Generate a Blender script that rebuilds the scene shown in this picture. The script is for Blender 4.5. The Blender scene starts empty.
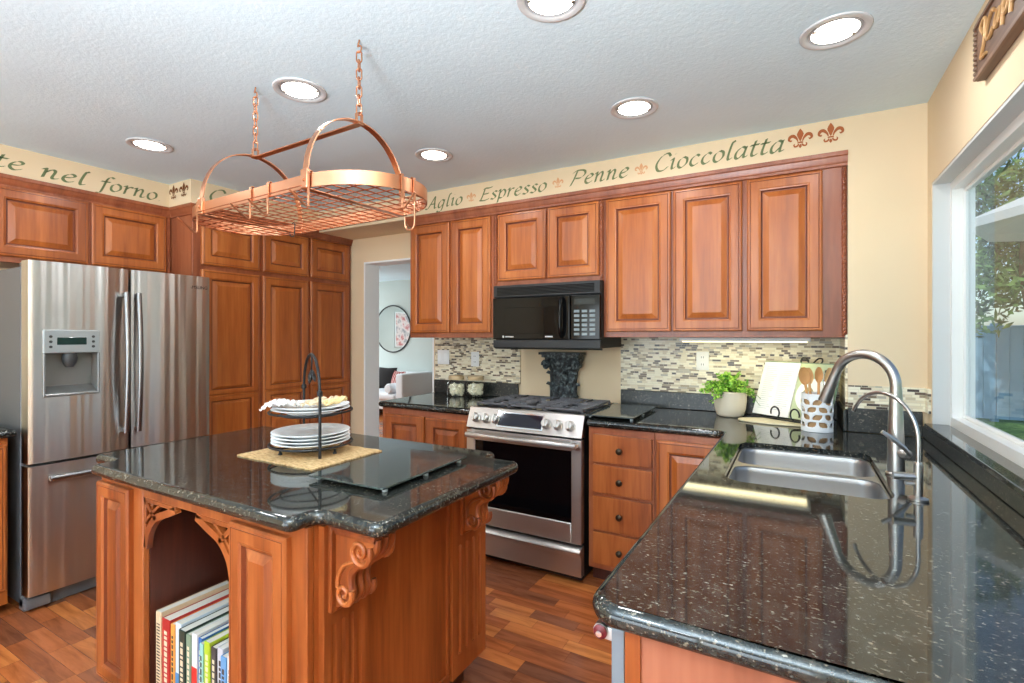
import bpy, bmesh, math, random
from mathutils import Vector, Matrix
PI = math.pi
random.seed(7)
S = bpy.context.scene
C = S.collection

# ------------------------------------------------------------------ camera
cam = bpy.data.objects.new('camera', bpy.data.cameras.new('camera'))
C.objects.link(cam)
cam.location = (0, 0, 1.375)
cam.rotation_euler = (PI/2, 0, math.radians(29.48))
cam.data.sensor_width = 36.0
cam.data.lens = 501.1/1024*36
cam.data.shift_y = -5.3/1024
cam.data.clip_start = 0.05
S.camera = cam

# ------------------------------------------------------------------ world, exposure, large lights
S.view_settings.view_transform = 'Standard'
S.view_settings.look = 'None'
S.view_settings.gamma = 1.0
S.view_settings.use_curve_mapping = False
S.view_settings.exposure = 0.05
S.cycles.use_denoising = True
S.cycles.max_bounces = 9
S.cycles.diffuse_bounces = 5
S.cycles.glossy_bounces = 5
S.cycles.transmission_bounces = 8
S.cycles.transparent_max_bounces = 12
S.cycles.sample_clamp_indirect = 6.0
S.cycles.caustics_reflective = False
S.cycles.caustics_refractive = False

W = bpy.data.worlds.new('sky')
S.world = W
W.use_nodes = True
wn = W.node_tree
bgn = wn.nodes['Background']
sky = wn.nodes.new('ShaderNodeTexSky')
sky.sky_type = 'NISHITA'
sky.sun_disc = False
sky.sun_elevation = math.radians(50)
sky.sun_rotation = math.radians(200)
sky.air_density = 1.0; sky.dust_density = 1.5; sky.ozone_density = 1.0
wn.links.new(sky.outputs[0], bgn.inputs[0])
bgn.inputs[1].default_value = 0.22

def area(name, loc, rot, sx, sy, power, col=(1, 1, 1), spread=PI):
    L = bpy.data.lights.new(name, 'AREA')
    L.shape = 'RECTANGLE'; L.size = sx; L.size_y = sy
    L.energy = power; L.color = col; L.spread = spread
    o = bpy.data.objects.new(name, L); C.objects.link(o)
    o.location = loc; o.rotation_euler = rot
    return o

# fill added as daylight from an unseen rear door and the living room window
area('rear_door_fill', (-1.7, -2.93, 1.15), (-PI/2-math.radians(40), 0, PI), 3.6, 2.1, 150, (0.74, 0.88, 1.0))
# added fill light, unseen behind the camera, to brighten the ceiling
area('ceiling_fill', (-.35, -.75, 1.45), (PI, 0, 0), .5, .5, 190, (0.90, 0.95, 1.0))
area('daylight_living_window', (-8.9, 6.45, 1.35), (0, -PI/2, 0), 1.6, 1.2, 60, (0.92, 0.97, 1.0))
area('living_room_fill', (-7.2, 4.4, 2.42), (0, 0, 0), .5, .5, 70, (0.95, 0.97, 1.0))  # added fill for the living room; no ceiling fitting is modelled
sun = bpy.data.lights.new('sun', 'SUN'); sun.energy = 3.0; sun.angle = 0.03; sun.color = (1, .95, .86)
so = bpy.data.objects.new('sun', sun); C.objects.link(so)
so.rotation_euler = Vector((0.28, 0.62, -0.75)).to_track_quat('-Z', 'Y').to_euler()

# ------------------------------------------------------------------ materials
def lin(c):
    r = []
    for v in c:
        v = v/255.0
        r.append(v/12.92 if v <= 0.04045 else ((v+0.055)/1.055)**2.4)
    return tuple(r) + (1.0,)

MATS = {}
def mat(name, col, rough=0.5, metal=0.0, spec=0.5, emit=None, estr=0.0, trans=0.0, coat=0.0, ior=1.5):
    if name in MATS: return MATS[name]
    m = bpy.data.materials.new(name); m.use_nodes = True
    b = m.node_tree.nodes['Principled BSDF']
    b.inputs['Base Color'].default_value = lin(col)
    b.inputs['Roughness'].default_value = rough
    b.inputs['Metallic'].default_value = metal
    b.inputs['Specular IOR Level'].default_value = spec
    b.inputs['IOR'].default_value = ior
    if emit:
        b.inputs['Emission Color'].default_value = lin(emit)
        b.inputs['Emission Strength'].default_value = estr
    if trans: b.inputs['Transmission Weight'].default_value = trans
    if coat: b.inputs['Coat Weight'].default_value = coat; b.inputs['Coat Roughness'].default_value = 0.05
    MATS[name] = m
    return m

class NT:
    def __init__(s, m): s.t = m.node_tree; s.b = s.t.nodes['Principled BSDF']
    def n(s, typ, **kw):
        x = s.t.nodes.new(typ)
        for k, v in kw.items():
            if k.startswith('in_'):
                x.inputs[k[3:]].default_value = v
            else: setattr(x, k, v)
        return x
    def l(s, a, b): s.t.links.new(a, b)
    def math(s, op, a, b=None, c=None):
        x = s.t.nodes.new('ShaderNodeMath'); x.operation = op
        for i, v in enumerate((a, b, c)):
            if v is None: continue
            if isinstance(v, (int, float)): x.inputs[i].default_value = v
            else: s.l(v, x.inputs[i])
        return x.outputs[0]
    def ramp(s, fac, stops, interp='LINEAR'):
        r = s.t.nodes.new('ShaderNodeValToRGB'); e = r.color_ramp.elements
        r.color_ramp.interpolation = interp
        while len(e) > 1: e.remove(e[-1])
        e[0].position = stops[0][0]; e[0].color = lin(stops[0][1])
        for p, c in stops[1:]:
            q = e.new(p); q.color = lin(c)
        s.l(fac, r.inputs[0]); return r.outputs[0]
    def coords(s, kind='Object', scale=(1, 1, 1)):
        t = s.t.nodes.new('ShaderNodeTexCoord'); mp = s.t.nodes.new('ShaderNodeMapping')
        mp.inputs['Scale'].default_value = scale
        s.l(t.outputs[kind], mp.inputs[0]); return mp.outputs[0]
    def noise(s, vec, scale, detail=3, rough=.5, dist=0):
        x = s.n('ShaderNodeTexNoise'); s.l(vec, x.inputs['Vector'])
        x.inputs['Scale'].default_value = scale; x.inputs['Detail'].default_value = detail
        x.inputs['Roughness'].default_value = rough; x.inputs['Distortion'].default_value = dist
        return x.outputs['Fac']
    def bump(s, h, strength, dist=.01):
        x = s.n('ShaderNodeBump'); x.inputs['Strength'].default_value = strength; x.inputs['Distance'].default_value = dist
        s.l(h, x.inputs['Height']); s.l(x.outputs[0], s.b.inputs['Normal'])
    def mix(s, a, b, fac):
        x = s.n('ShaderNodeMix', data_type='RGBA')
        for sock, v in ((x.inputs[0], fac), (x.inputs[6], a), (x.inputs[7], b)):
            if isinstance(v, (int, float)): sock.default_value = v
            elif isinstance(v, tuple): sock.default_value = v
            else: s.l(v, sock)
        return x.outputs[2]
    def base(s, c): s.l(c, s.b.inputs['Base Color'])

def wood(name, dark, mid, light, rough=.32, along='z', var=.5):
    m = mat(name, mid, rough); t = NT(m)
    sc = {'z': (9, 9, .7), 'x': (.7, 9, 9), 'y': (9, .7, 9)}[along]
    v = t.coords('Object', sc)
    oi = t.n('ShaderNodeObjectInfo')
    add = t.n('ShaderNodeVectorMath', operation='ADD'); t.l(v, add.inputs[0])
    cmb = t.n('ShaderNodeCombineXYZ'); k = t.math('MULTIPLY', oi.outputs['Random'], 40.0)
    for i in range(3): t.l(k, cmb.inputs[i])
    t.l(cmb.outputs[0], add.inputs[1])
    g = t.noise(add.outputs[0], .75, 4, .55, .5)
    f = t.noise(add.outputs[0], 7, 2, .5, .1)
    h = t.math('ADD', t.math('MULTIPLY', g, .72), t.math('MULTIPLY', f, .28))
    h2 = t.math('ADD', h, t.math('MULTIPLY', t.math('SUBTRACT', oi.outputs['Random'], .5), .16*var))
    t.base(t.ramp(h2, [(.34, dark), (.5, mid), (.66, light)]))
    t.bump(f, .05, .002)
    return m

WOOD = wood('cherry_wood', (140, 71, 28), (169, 92, 39), (187, 111, 54))
WOODD = wood('cherry_frame_wood', (122, 63, 38), (146, 80, 50), (160, 94, 62))
WOODI = wood('island_cherry_wood', (106, 48, 20), (144, 73, 31), (170, 96, 48))
GLAZE = mat('dark_glaze', (112, 52, 26), .4)
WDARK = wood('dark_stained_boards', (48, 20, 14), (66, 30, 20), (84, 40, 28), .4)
SIDE = wood('veneer_side_wood', (132, 76, 54), (154, 92, 68), (168, 106, 80), .4)
SIGNW = wood('sign_walnut', (84, 60, 46), (112, 84, 66), (134, 104, 84), .55, 'y')

def granite(nm_='black_granite', rg=.05):
    m = mat(nm_, (22, 26, 24), rg, spec=.5, ior=1.55); t = NT(m)
    v = t.coords('Object')
    n1 = t.noise(v, 30, 8, .75)
    base = t.ramp(n1, [(.34, (12, 16, 16)), (.48, (30, 34, 33)), (.58, (48, 48, 44)), (.72, (76, 73, 66))])
    n2 = t.noise(t.coords('Object', (1, 1.5, 1)), 105, 3, .55, .12)
    n3 = t.noise(v, 9, 3, .6)
    sel = t.ramp(t.math('ADD', n2, t.math('MULTIPLY', n3, .16)), [(.672, (0, 0, 0)), (.77, (255, 255, 255))])
    fleck = t.ramp(t.noise(v, 60, 2), [(.35, (92, 84, 70)), (.55, (120, 112, 98)), (.7, (160, 156, 144))])
    t.base(t.mix(base, fleck, sel))
    return m
GRAN = granite(); GRANH = granite('honed_black_granite', .3)

def painted(name, col, bumpy=.0, scale=60, rough=.8):
    m = mat(name, col, rough, spec=.25); t = NT(m); v = t.coords('Object')
    a = t.noise(v, 1.1, 3); c2 = tuple(int(x*.965) for x in col)
    t.base(t.ramp(a, [(.35, c2), (.65, col)]))
    if bumpy: t.bump(t.noise(v, scale, 3, .6), bumpy, .006)
    return m
PEACH = painted('peach_wall_paint', (230, 208, 174), .04, 120)
CEIL = painted('ceiling_paint', (222, 242, 252), .25, 60)
PALE = painted('pale_living_paint', (204, 214, 210))
WHITE = mat('white_paint', (238, 240, 240), .45)
VINYL = mat('white_vinyl', (240, 240, 236), .3)

def cells(name, ux, uz, row_h, lmin, lmax, stops, grout, gw, rough, grain=None, rvar=None):
    """rows of pieces with random lengths and colours; ux/uz choose the object-space axes"""
    m = mat(name, (128, 128, 128), rough); t = NT(m)
    tc = t.n('ShaderNodeTexCoord'); sp = t.n('ShaderNodeSeparateXYZ'); t.l(tc.outputs['Object'], sp.inputs[0])
    x = sp.outputs[ux]; z = sp.outputs[uz]
    zr = t.math('DIVIDE', z, row_h); row = t.math('FLOOR', zr); fz = t.math('FRACT', zr)
    def wn_(a, seed):
        w = t.n('ShaderNodeTexWhiteNoise', noise_dimensions='2D'); cb = t.n('ShaderNodeCombineXYZ')
        t.l(a, cb.inputs[0]); cb.inputs[1].default_value = seed
        t.l(cb.outputs[0], w.inputs['Vector']); return w.outputs['Value']
    ln = t.math('ADD', t.math('MULTIPLY', wn_(row, 3.1), lmax-lmin), lmin)
    xo = t.math('ADD', t.math('DIVIDE', x, ln), t.math('MULTIPLY', wn_(row, 9.7), 17.0))
    cell = t.math('FLOOR', xo); fx = t.math('FRACT', xo)
    w = t.n('ShaderNodeTexWhiteNoise', noise_dimensions='2D'); cb = t.n('ShaderNodeCombineXYZ')
    t.l(cell, cb.inputs[0]); t.l(row, cb.inputs[1]); t.l(cb.outputs[0], w.inputs['Vector'])
    col = t.ramp(w.outputs['Value'], stops, 'CONSTANT' if not grain else 'LINEAR')
    if grain:
        v = t.coords('Object', grain); add = t.n('ShaderNodeVectorMath', operation='ADD')
        t.l(v, add.inputs[0]); t.l(w.outputs['Color'], add.inputs[1])
        g = t.noise(add.outputs[0], 3.0, 4, .6, .5)
        dk = t.ramp(g, [(.3, (196, 186, 180)), (.6, (255, 255, 255))])
        mx = t.n('ShaderNodeMix', data_type='RGBA', blend_type='MULTIPLY'); mx.inputs[0].default_value = 1
        t.l(col, mx.inputs[6]); t.l(dk, mx.inputs[7]); col = mx.outputs[2]
    ez = t.math('LESS_THAN', fz, gw/row_h)
    ex = t.math('LESS_THAN', t.math('MULTIPLY', fx, ln), gw)
    e = t.math('MAXIMUM', ez, ex)
    t.base(t.mix(col, lin(grout), e))
    if rvar: t.l(t.math('ADD', t.math('MULTIPLY', e, .5), rough), t.b.inputs['Roughness'])
    return m
FLOOR = cells('mixed_wood_planks', 0, 1, .075, .22, .5,
              [(0, (112, 70, 50)), (.25, (140, 82, 52)), (.5, (172, 96, 52)), (.75, (186, 106, 56)), (.92, (204, 126, 66)), (1, (210, 136, 74))], (84, 44, 26), .0012, .22, grain=(1.2, 10, 10))
TSTOPS = [(0, (240, 232, 206)), (.3, (226, 214, 184)), (.46, (206, 192, 160)), (.58, (236, 228, 204)), (.66, (158, 142, 114)), (.75, (96, 78, 62)), (.84, (62, 50, 44)), (.92, (176, 168, 150)), (.97, (120, 104, 84))]
TILE = cells('glass_strip_mosaic', 0, 2, .0127, .022, .062, TSTOPS, (216, 208, 186), .0016, .28, rvar=True)

def steel(name, col, rough=.26, scale=(1.2, 1.2, 1.2), b=.0, axis='z'):
    m = mat(name, col, rough, 1.0); t = NT(m)
    sc = {'z': (260, 260, 2), 'x': (2, 260, 260), 'y': (260, 2, 260)}[axis]
    n = t.noise(t.coords('Object', sc), 1, 2)
    t.l(t.math('ADD', t.math('MULTIPLY', n, .04), rough-.02), t.b.inputs['Roughness'])
    if b:
        w = t.noise(t.coords('Object', scale), 1, 2, .5)
        t.bump(w, b, .03)
    return m
STEEL = mat('brushed_steel', (196, 192, 188), .36, 1.0)
tb = STEEL.node_tree; pb = tb.nodes['Principled BSDF']; pb.inputs['Anisotropic'].default_value = .85
cz = tb.nodes.new('ShaderNodeCombineXYZ'); cz.inputs[2].default_value = 1.0; tb.links.new(cz.outputs[0], pb.inputs['Tangent'])
FSTEEL = steel('fridge_steel', (204, 202, 198), .30, (10, 10, .3), .65, axis='x')
tb = FSTEEL.node_tree; pb = tb.nodes['Principled BSDF']; pb.inputs['Anisotropic'].default_value = .9
cz = tb.nodes.new('ShaderNodeCombineXYZ'); cz.inputs[2].default_value = 1.0; tb.links.new(cz.outputs[0], pb.inputs['Tangent'])
SINKST = steel('sink_steel', (176, 176, 176), .36, axis='x')
NICKEL = mat('brushed_nickel', (190, 188, 184), .30, 1.0)
NICKELD = mat('dark_handle_steel', (140, 140, 142), .3, 1.0)
CHROME = mat('polished_chrome', (226, 228, 230), .08, 1.0)
FGREY = mat('fridge_side_grey', (92, 94, 98), .42, .25)
DGREY = mat('dark_grey_plastic', (56, 58, 60), .4)
BLACK = mat('gloss_black', (10, 11, 12), .08, spec=.25)
BLACKM = mat('matte_black', (18, 18, 19), .5)
GLASSB = mat('oven_black_glass', (6, 6, 8), .04, spec=.25)
IRON = mat('black_iron', (26, 26, 28), .45, .3)
CASTI = mat('cast_iron', (92, 92, 96), .4, .3)
COPPER = mat('brushed_copper', (206, 146, 112), .3, 1.0)
COPPERD = mat('copper_wire', (184, 108, 72), .32, 1.0)
BRONZE = mat('dark_bronze_knob', (62, 50, 38), .35, .8)
PORC = mat('white_porcelain', (244, 246, 246), .3, spec=.3)
CREAM = mat('cream_ceramic', (226, 214, 190), .5)
LED = mat('lamp_diffuser', (255, 250, 240), .5, emit=(255, 246, 230), estr=9)
STRIP = mat('strip_diffuser', (255, 246, 214), .5, emit=(255, 240, 190), estr=3)
GREENP = mat('lettering_green', (112, 124, 88), .8, spec=.2)
RUSTP = mat('stencil_rust', (168, 96, 58), .8, spec=.2)
RUSTL = mat('stencil_pale_rust', (214, 160, 118), .8, spec=.2)
BROWNP = mat('stencil_brown', (120, 72, 40), .8, spec=.2)
GOLD = mat('gilt_lettering', (184, 142, 92), .5, .2)
LEAF = mat('plant_leaf_green', (122, 176, 48), .5)
t = NT(LEAF); t.base(t.ramp(t.noise(t.coords('Object'), 45, 1), [(.35, (64, 128, 30)), (.5, (126, 182, 52)), (.65, (182, 218, 92))]))
WSPOON = mat('spoon_wood', (206, 150, 92), .5)
PAPER = mat('page_paper', (240, 240, 238), .8)
GLASS = mat('clear_glass', (255, 255, 255), .0, trans=1.0, ior=1.45)
BOARDG = mat('smoked_glass_board', (44, 52, 52), .07, spec=.45)
t = NT(BOARDG); t.base(t.ramp(t.noise(t.coords('Object'), 130, 2), [(.4, (38, 46, 46)), (.7, (74, 82, 78))]))
def thin_glass(nm_, tint=(.9, .94, .95, 1), ior=1.35):
    m = bpy.data.materials.new(nm_); m.use_nodes = True; n = m.node_tree
    n.nodes.remove(n.nodes['Principled BSDF']); out = n.nodes['Material Output']
    tr = n.nodes.new('ShaderNodeBsdfTransparent'); tr.inputs[0].default_value = tint
    gl = n.nodes.new('ShaderNodeBsdfGlossy'); gl.inputs['Roughness'].default_value = .0
    fr = n.nodes.new('ShaderNodeFresnel'); fr.inputs[0].default_value = ior
    mx = n.nodes.new('ShaderNodeMixShader')
    ge = n.nodes.new('ShaderNodeNewGeometry'); iv = n.nodes.new('ShaderNodeMath'); iv.operation = 'SUBTRACT'; iv.inputs[0].default_value = 1; n.links.new(ge.outputs['Backfacing'], iv.inputs[1])
    mu = n.nodes.new('ShaderNodeMath'); mu.operation = 'MULTIPLY'; n.links.new(fr.outputs[0], mu.inputs[0]); n.links.new(iv.outputs[0], mu.inputs[1])
    n.links.new(mu.outputs[0], mx.inputs[0]); n.links.new(tr.outputs[0], mx.inputs[1]); n.links.new(gl.outputs[0], mx.inputs[2]); n.links.new(mx.outputs[0], out.inputs[0])
    return m
WGLASS = thin_glass('window_glass')
JGLASS = thin_glass('jar_glass', (.97, .985, .98, 1), 1.45)

# ------------------------------------------------------------------ mesh helpers
class MB:
    def __init__(s): s.bm = bmesh.new()
    def face(s, vs, mi=0):
        try:
            f = s.bm.faces.new(vs); f.material_index = mi; return f
        except ValueError: return None
    def box(s, x0, x1, y0, y1, z0, z1, mi=0):
        v = [s.bm.verts.new((x, y, z)) for x in (x0, x1) for y in (y0, y1) for z in (z0, z1)]
        for q in ((0, 1, 3, 2), (4, 6, 7, 5), (0, 4, 5, 1), (2, 3, 7, 6), (0, 2, 6, 4), (1, 5, 7, 3)):
            s.face([v[i] for i in q], mi)
        return s
    def bbox(s, x0, x1, y0, y1, z0, z1, r=.004, seg=2, M=None):
        r_ = bmesh.ops.create_cube(s.bm, size=1.0)
        vs = r_['verts']
        for v in vs:
            v.co = Vector(((x0+x1)/2+v.co.x*(x1-x0), (y0+y1)/2+v.co.y*(y1-y0), (z0+z1)/2+v.co.z*(z1-z0)))
            if M: v.co = M @ v.co
        es = list({e for v in vs for e in v.link_edges})
        bmesh.ops.bevel(s.bm, geom=es, offset=r, segments=seg, affect='EDGES', profile=.5, clamp_overlap=True)
        return s
    def loft(s, rings, closed=True, cap0=False, cap1=False, mi=0):
        R = [[s.bm.verts.new(p) for p in r] for r in rings]
        n = len(R[0])
        for a, b in zip(R, R[1:]):
            for i in range(n if closed else n-1):
                s.face((a[i], a[(i+1) % n], b[(i+1) % n], b[i]), mi)
        if cap0: s.face(list(reversed(R[0])), mi)
        if cap1: s.face(R[-1], mi)
        return R
    def tube(s, path, r, seg=8, closed=False, cap=True, up=None, mi=0):
        P = [Vector(p) for p in path]; n = len(P)
        rr = r if isinstance(r, (list, tuple)) else [r]*n
        rings = []; prev = None
        for i, p in enumerate(P):
            if closed: d = (P[(i+1) % n]-P[i-1])
            else: d = P[min(i+1, n-1)]-P[max(i-1, 0)]
            d.normalize()
            if prev is None:
                a = Vector((0, 0, 1)) if abs(d.z) < .9 else Vector((1, 0, 0))
                a = (a-d*a.dot(d)).normalized()
            else:
                a = prev-d*prev.dot(d)
                a = a.normalized() if a.length > 1e-6 else d.orthogonal().normalized()
            prev = a; b = d.cross(a)
            rings.append([p+(a*math.cos(2*PI*k/seg)+b*math.sin(2*PI*k/seg))*rr[i] for k in range(seg)])
        if closed: rings.append(rings[0])
        if closed:
            R = [[s.bm.verts.new(q) for q in g] for g in rings[:-1]]
            # find best seam offset
            off = min(range(seg), key=lambda o: sum((rings[-2][k]-rings[0][(k+o) % seg]).length for k in range(seg)))
            for i in range(len(R)):
                A = R[i]; B = R[(i+1) % len(R)]; o = off if i == len(R)-1 else 0
                for k in range(seg): s.face((A[k], A[(k+1) % seg], B[(k+1+o) % seg], B[(k+o) % seg]), mi)
        else: s.loft(rings, True, cap, cap, mi)
        return s
    def strap(s, path, w, th, wdir=(0, 0, 1), closed=False):
        """flat band following path, width along wdir"""
        P = [Vector(p) for p in path]; n = len(P); wd = Vector(wdir).normalized(); rings = []
        for i, p in enumerate(P):
            d = (P[(i+1) % n]-P[i-1]) if closed else P[min(i+1, n-1)]-P[max(i-1, 0)]
            d.normalize(); nn = d.cross(wd).normalized()
            rings.append([p+wd*w/2+nn*th/2, p+wd*w/2-nn*th/2, p-wd*w/2-nn*th/2, p-wd*w/2+nn*th/2])
        if closed: s.loft(rings+[rings[0]])
        else: s.loft(rings, True, True, True)
        if closed: bmesh.ops.remove_doubles(s.bm, verts=s.bm.verts, dist=1e-6)
        return s
    def lathe(s, prof, c=(0, 0, 0), seg=32, axis='z', mi=0, cap0=True, cap1=True):
        c = Vector(c); rings = []
        for r, h in prof:
            g = []
            for k in range(seg):
                a = 2*PI*k/seg; x, y = r*math.cos(a), r*math.sin(a)
                g.append(c+Vector({'z': (x, y, h), 'y': (x, h, -y), 'x': (h, x, y)}[axis]))
            rings.append(g)
        s.loft(rings, True, cap0 and prof[0][0] > 1e-5, cap1 and prof[-1][0] > 1e-5, mi)
        return s
    def prism(s, poly, a0, a1, axis='y', mi=0):
        """poly 2d extruded along axis: y -> (x,z), x -> (y,z), z -> (x,y)"""
        f = {'y': lambda p, h: (p[0], h, p[1]), 'x': lambda p, h: (h, p[0], p[1]), 'z': lambda p, h: (p[0], p[1], h)}[axis]
        s.loft([[f(p, a0) for p in poly], [f(p, a1) for p in poly]], True, True, True, mi)
        return s
    def panel(s, x0, x1, z0, z1, y, prof, kb=1., kt=1., M=None):
        """raised-panel front facing -y; prof = [(inset, out, material index of the band that follows)]"""
        def ring(i, o):
            return [(x0+i, y-o, z0+i*kb), (x1-i, y-o, z0+i*kb), (x1-i, y-o, z1-i*kt), (x0+i, y-o, z1-i*kt)]
        R = [[s.bm.verts.new(p) for p in ring(i, o)] for i, o, _ in prof]
        for a, b, q in zip(R, R[1:], prof):
            for k in range(4): s.face((a[k], a[(k+1) % 4], b[(k+1) % 4], b[k]), q[2])
        s.face(R[-1], prof[-1][2])
        return s
    def build(s, name, m, parent=None, smooth=40, loc=None):
        bmesh.ops.recalc_face_normals(s.bm, faces=s.bm.faces)
        me = bpy.data.meshes.new(name); s.bm.to_mesh(me); s.bm.free()
        for x in (m if isinstance(m, (list, tuple)) else [m]): me.materials.append(x)
        if smooth:
            me.shade_smooth(); me.set_sharp_from_angle(angle=math.radians(smooth))
        o = bpy.data.objects.new(name, me); C.objects.link(o)
        if smooth and smooth <= 40:
            wm = o.modifiers.new('weighted_normal', 'WEIGHTED_NORMAL'); wm.keep_sharp = True; wm.weight = 100
        if parent: o.parent = parent
        if loc: o.location = loc
        return o

def tag(o, label, cat, group=None, kind=None):
    o['label'] = label; o['category'] = cat
    if group: o['group'] = group
    if kind: o['kind'] = kind
    return o
def thing(name, label, cat, loc=(0, 0, 0), rz=0, group=None):
    o = bpy.data.objects.new(name, None); C.objects.link(o); o.empty_display_size = .05
    o.location = loc; o.rotation_euler = (0, 0, rz)
    return tag(o, label, cat, group)
def struct(name, mb, m, label=None, smooth=0):
    o = mb.build(name, m, None, smooth); o['kind'] = 'structure'
    if label: o['label'] = label
    return o
def dup(root, loc=None, label=None, rz=None):
    def cp(o, par):
        c = o.copy(); C.objects.link(c)
        if par: c.parent = par
        for ch in o.children: cp(ch, c)
        return c
    r = cp(root, None)
    if loc: r.location = loc
    if rz is not None: r.rotation_euler = (0, 0, rz)
    if label: r['label'] = label
    return r
def arc(cx, cy, r, a0, a1, n):
    return [(cx+r*math.cos(a0+(a1-a0)*i/n), cy+r*math.sin(a0+(a1-a0)*i/n)) for i in range(n+1)]
def crom(pts, n=6):
    P = [Vector(p) for p in pts]; out = []
    P = [P[0]*2-P[1]]+P+[P[-1]*2-P[-2]]
    for i in range(1, len(P)-2):
        for k in range(n):
            u = k/n; a, b, c, d = P[i-1:i+3]
            out.append(.5*((2*b)+(c-a)*u+(2*a-5*b+4*c-d)*u*u+(3*b-a-3*c+d)*u**3))
    out.append(P[-2]); return out
def fillet(poly, rad):
    out = []; n = len(poly)
    for i, p in enumerate(poly):
        r = rad[i] if isinstance(rad, (list, tuple)) else rad
        p = Vector(p); a = (Vector(poly[i-1])-p).normalized(); b = (Vector(poly[(i+1) % n])-p).normalized()
        if r < 1e-5: out.append(tuple(p)); continue
        ang = a.angle(b); d = r/math.tan(ang/2); c = p+(a+b).normalized()*(r/math.sin(ang/2))
        s0 = p+a*d-c; s1 = p+b*d-c
        for k in range(7):
            v = s0.lerp(s1, k/6); v = v.normalized()*r; out.append(tuple(c+v))
    return out
def inset(poly, d):
    n = len(poly); out = []
    for i in range(n):
        p0, p, p1 = Vector(poly[i-1]), Vector(poly[i]), Vector(poly[(i+1) % n])
        e0 = (p-p0).normalized(); e1 = (p1-p).normalized()
        n0 = Vector((-e0.y, e0.x)); n1 = Vector((-e1.y, e1.x))
        m = (n0+n1); m = m/max(m.dot(n0), .2) if m.length > 1e-6 else n0
        out.append(tuple(p+m*d))
    return out
def slab(mb, outline, z0, z1, r, holes=()):
    """counter slab (outline counter-clockwise) with a half-round edge and optional holes"""
    h = z1-z0; rings = []
    for k in range(9):
        a = -PI/2+PI*k/8
        rings.append([(x, y, (z0+z1)/2+h/2*math.sin(a)) for x, y in inset(outline, r*(1-math.cos(a)))])
    R = mb.loft(rings)
    bm = mb.bm
    def fill(top, hz):
        es = []
        for ring in [top]+hz:
            for i in range(len(ring)):
                a, b = ring[i], ring[(i+1) % len(ring)]
                e = bm.edges.get((a, b)) or bm.edges.new((a, b)); es.append(e)
        bmesh.ops.triangle_fill(bm, use_beauty=True, use_dissolve=False, edges=es)
    ht = [[bm.verts.new((x, y, z1)) for x, y in hh] for hh in holes]
    hb = [[bm.verts.new((x, y, z0)) for x, y in hh] for hh in holes]
    fill([bm.verts.new(v.co) for v in R[-1]], ht); fill([bm.verts.new(v.co) for v in R[0]], hb)
    for a, b in zip(ht, hb):
        for i in range(len(a)): mb.face((a[i], a[(i+1) % len(a)], b[(i+1) % len(a)], b[i]))

# ------------------------------------------------------------------ room shell
struct('floor', MB().box(-9.2, .66, -3.05, 7.45, -.06, 0), FLOOR)
struct('ceiling', MB().box(-9.2, .66, -3.05, 7.45, 2.44, 2.52), CEIL)
mb = MB(); mb.box(-4.3, -3.41, 3.30, 3.47, 0, 2.44); mb.box(-3.41, -2.61, 3.30, 3.47, 2.045, 2.44); mb.box(-2.61, .66, 3.30, 3.47, 0, 2.44)
struct('wall_back', mb, PEACH)
WY0, WY1, WZ0, WZ1 = 0.35, 2.843, .955, 2.052
mb = MB(); mb.box(.525, .66, -3.05, WY0, 0, 2.44); mb.box(.525, .66, WY1, 3.30, 0, 2.44); mb.box(.525, .66, WY0, WY1, 0, WZ0); mb.box(.525, .66, WY0, WY1, WZ1, 2.44)
struct('wall_right', mb, PEACH)
struct('wall_bump', MB().box(.222, .525, 2.92, 3.30, 0, 2.44), PEACH)['label'] = 'peach wall projection between the upper cabinets and window'
struct('wall_left', MB().box(-4.3, -4.2, -3.05, 3.30, 0, 2.44), PEACH)
mb = MB(); mb.box(-4.3, -3.6, -3.05, -2.95, 0, 2.44); mb.box(.2, .66, -3.05, -2.95, 0, 2.44); mb.box(-3.6, .2, -3.05, -2.95, 2.25, 2.44)
struct('wall_rear', mb, PEACH)
mb = MB(); mb.box(-3.555, .222, 2.92, 3.30, 2.262, 2.44); mb.box(-4.2, -3.555, 1.88, 3.30, 2.275, 2.44); mb.box(-4.2, -3.83, .3, 1.88, 2.275, 2.44)
struct('wall_soffit', mb, PEACH)['label'] = 'peach soffit band above the wall cabinets'
# white-lined doorway
mb = MB(); mb.box(-3.41, -3.395, 3.298, 3.475, 0, 2.045); mb.box(-2.625, -2.61, 3.30, 3.475, 0, 2.045); mb.box(-3.395, -2.625, 3.298, 3.475, 2.03, 2.045)
struct('door_1', mb, mat('door_lining_white', (250, 252, 252), .5))['label'] = 'white lined doorway to the living room'
# living room shell
struct('wall_far', MB().box(-9.2, -1.6, 7.25, 7.45, 0, 2.44), PALE)
mb = MB(); mb.box(-9.2, -9.0, 3.3, 5.8, 0, 2.44); mb.box(-9.2, -9.0, 7.1, 7.25, 0, 2.44); mb.box(-9.2, -9.0, 5.8, 7.1, 0, .5); mb.box(-9.2, -9.0, 5.8, 7.1, 2.2, 2.44)
struct('wall_west', mb, PALE)
struct('wall_partition', MB().box(-1.7, -1.6, 3.47, 7.25, 0, 2.44), PALE)
struct('wall_near', MB().box(-9.2, -4.3, 3.30, 3.47, 0, 2.44), PALE)
struct('wall_east', MB().box(.525, .66, 3.30, 3.47, 0, 2.44), PEACH)
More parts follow.
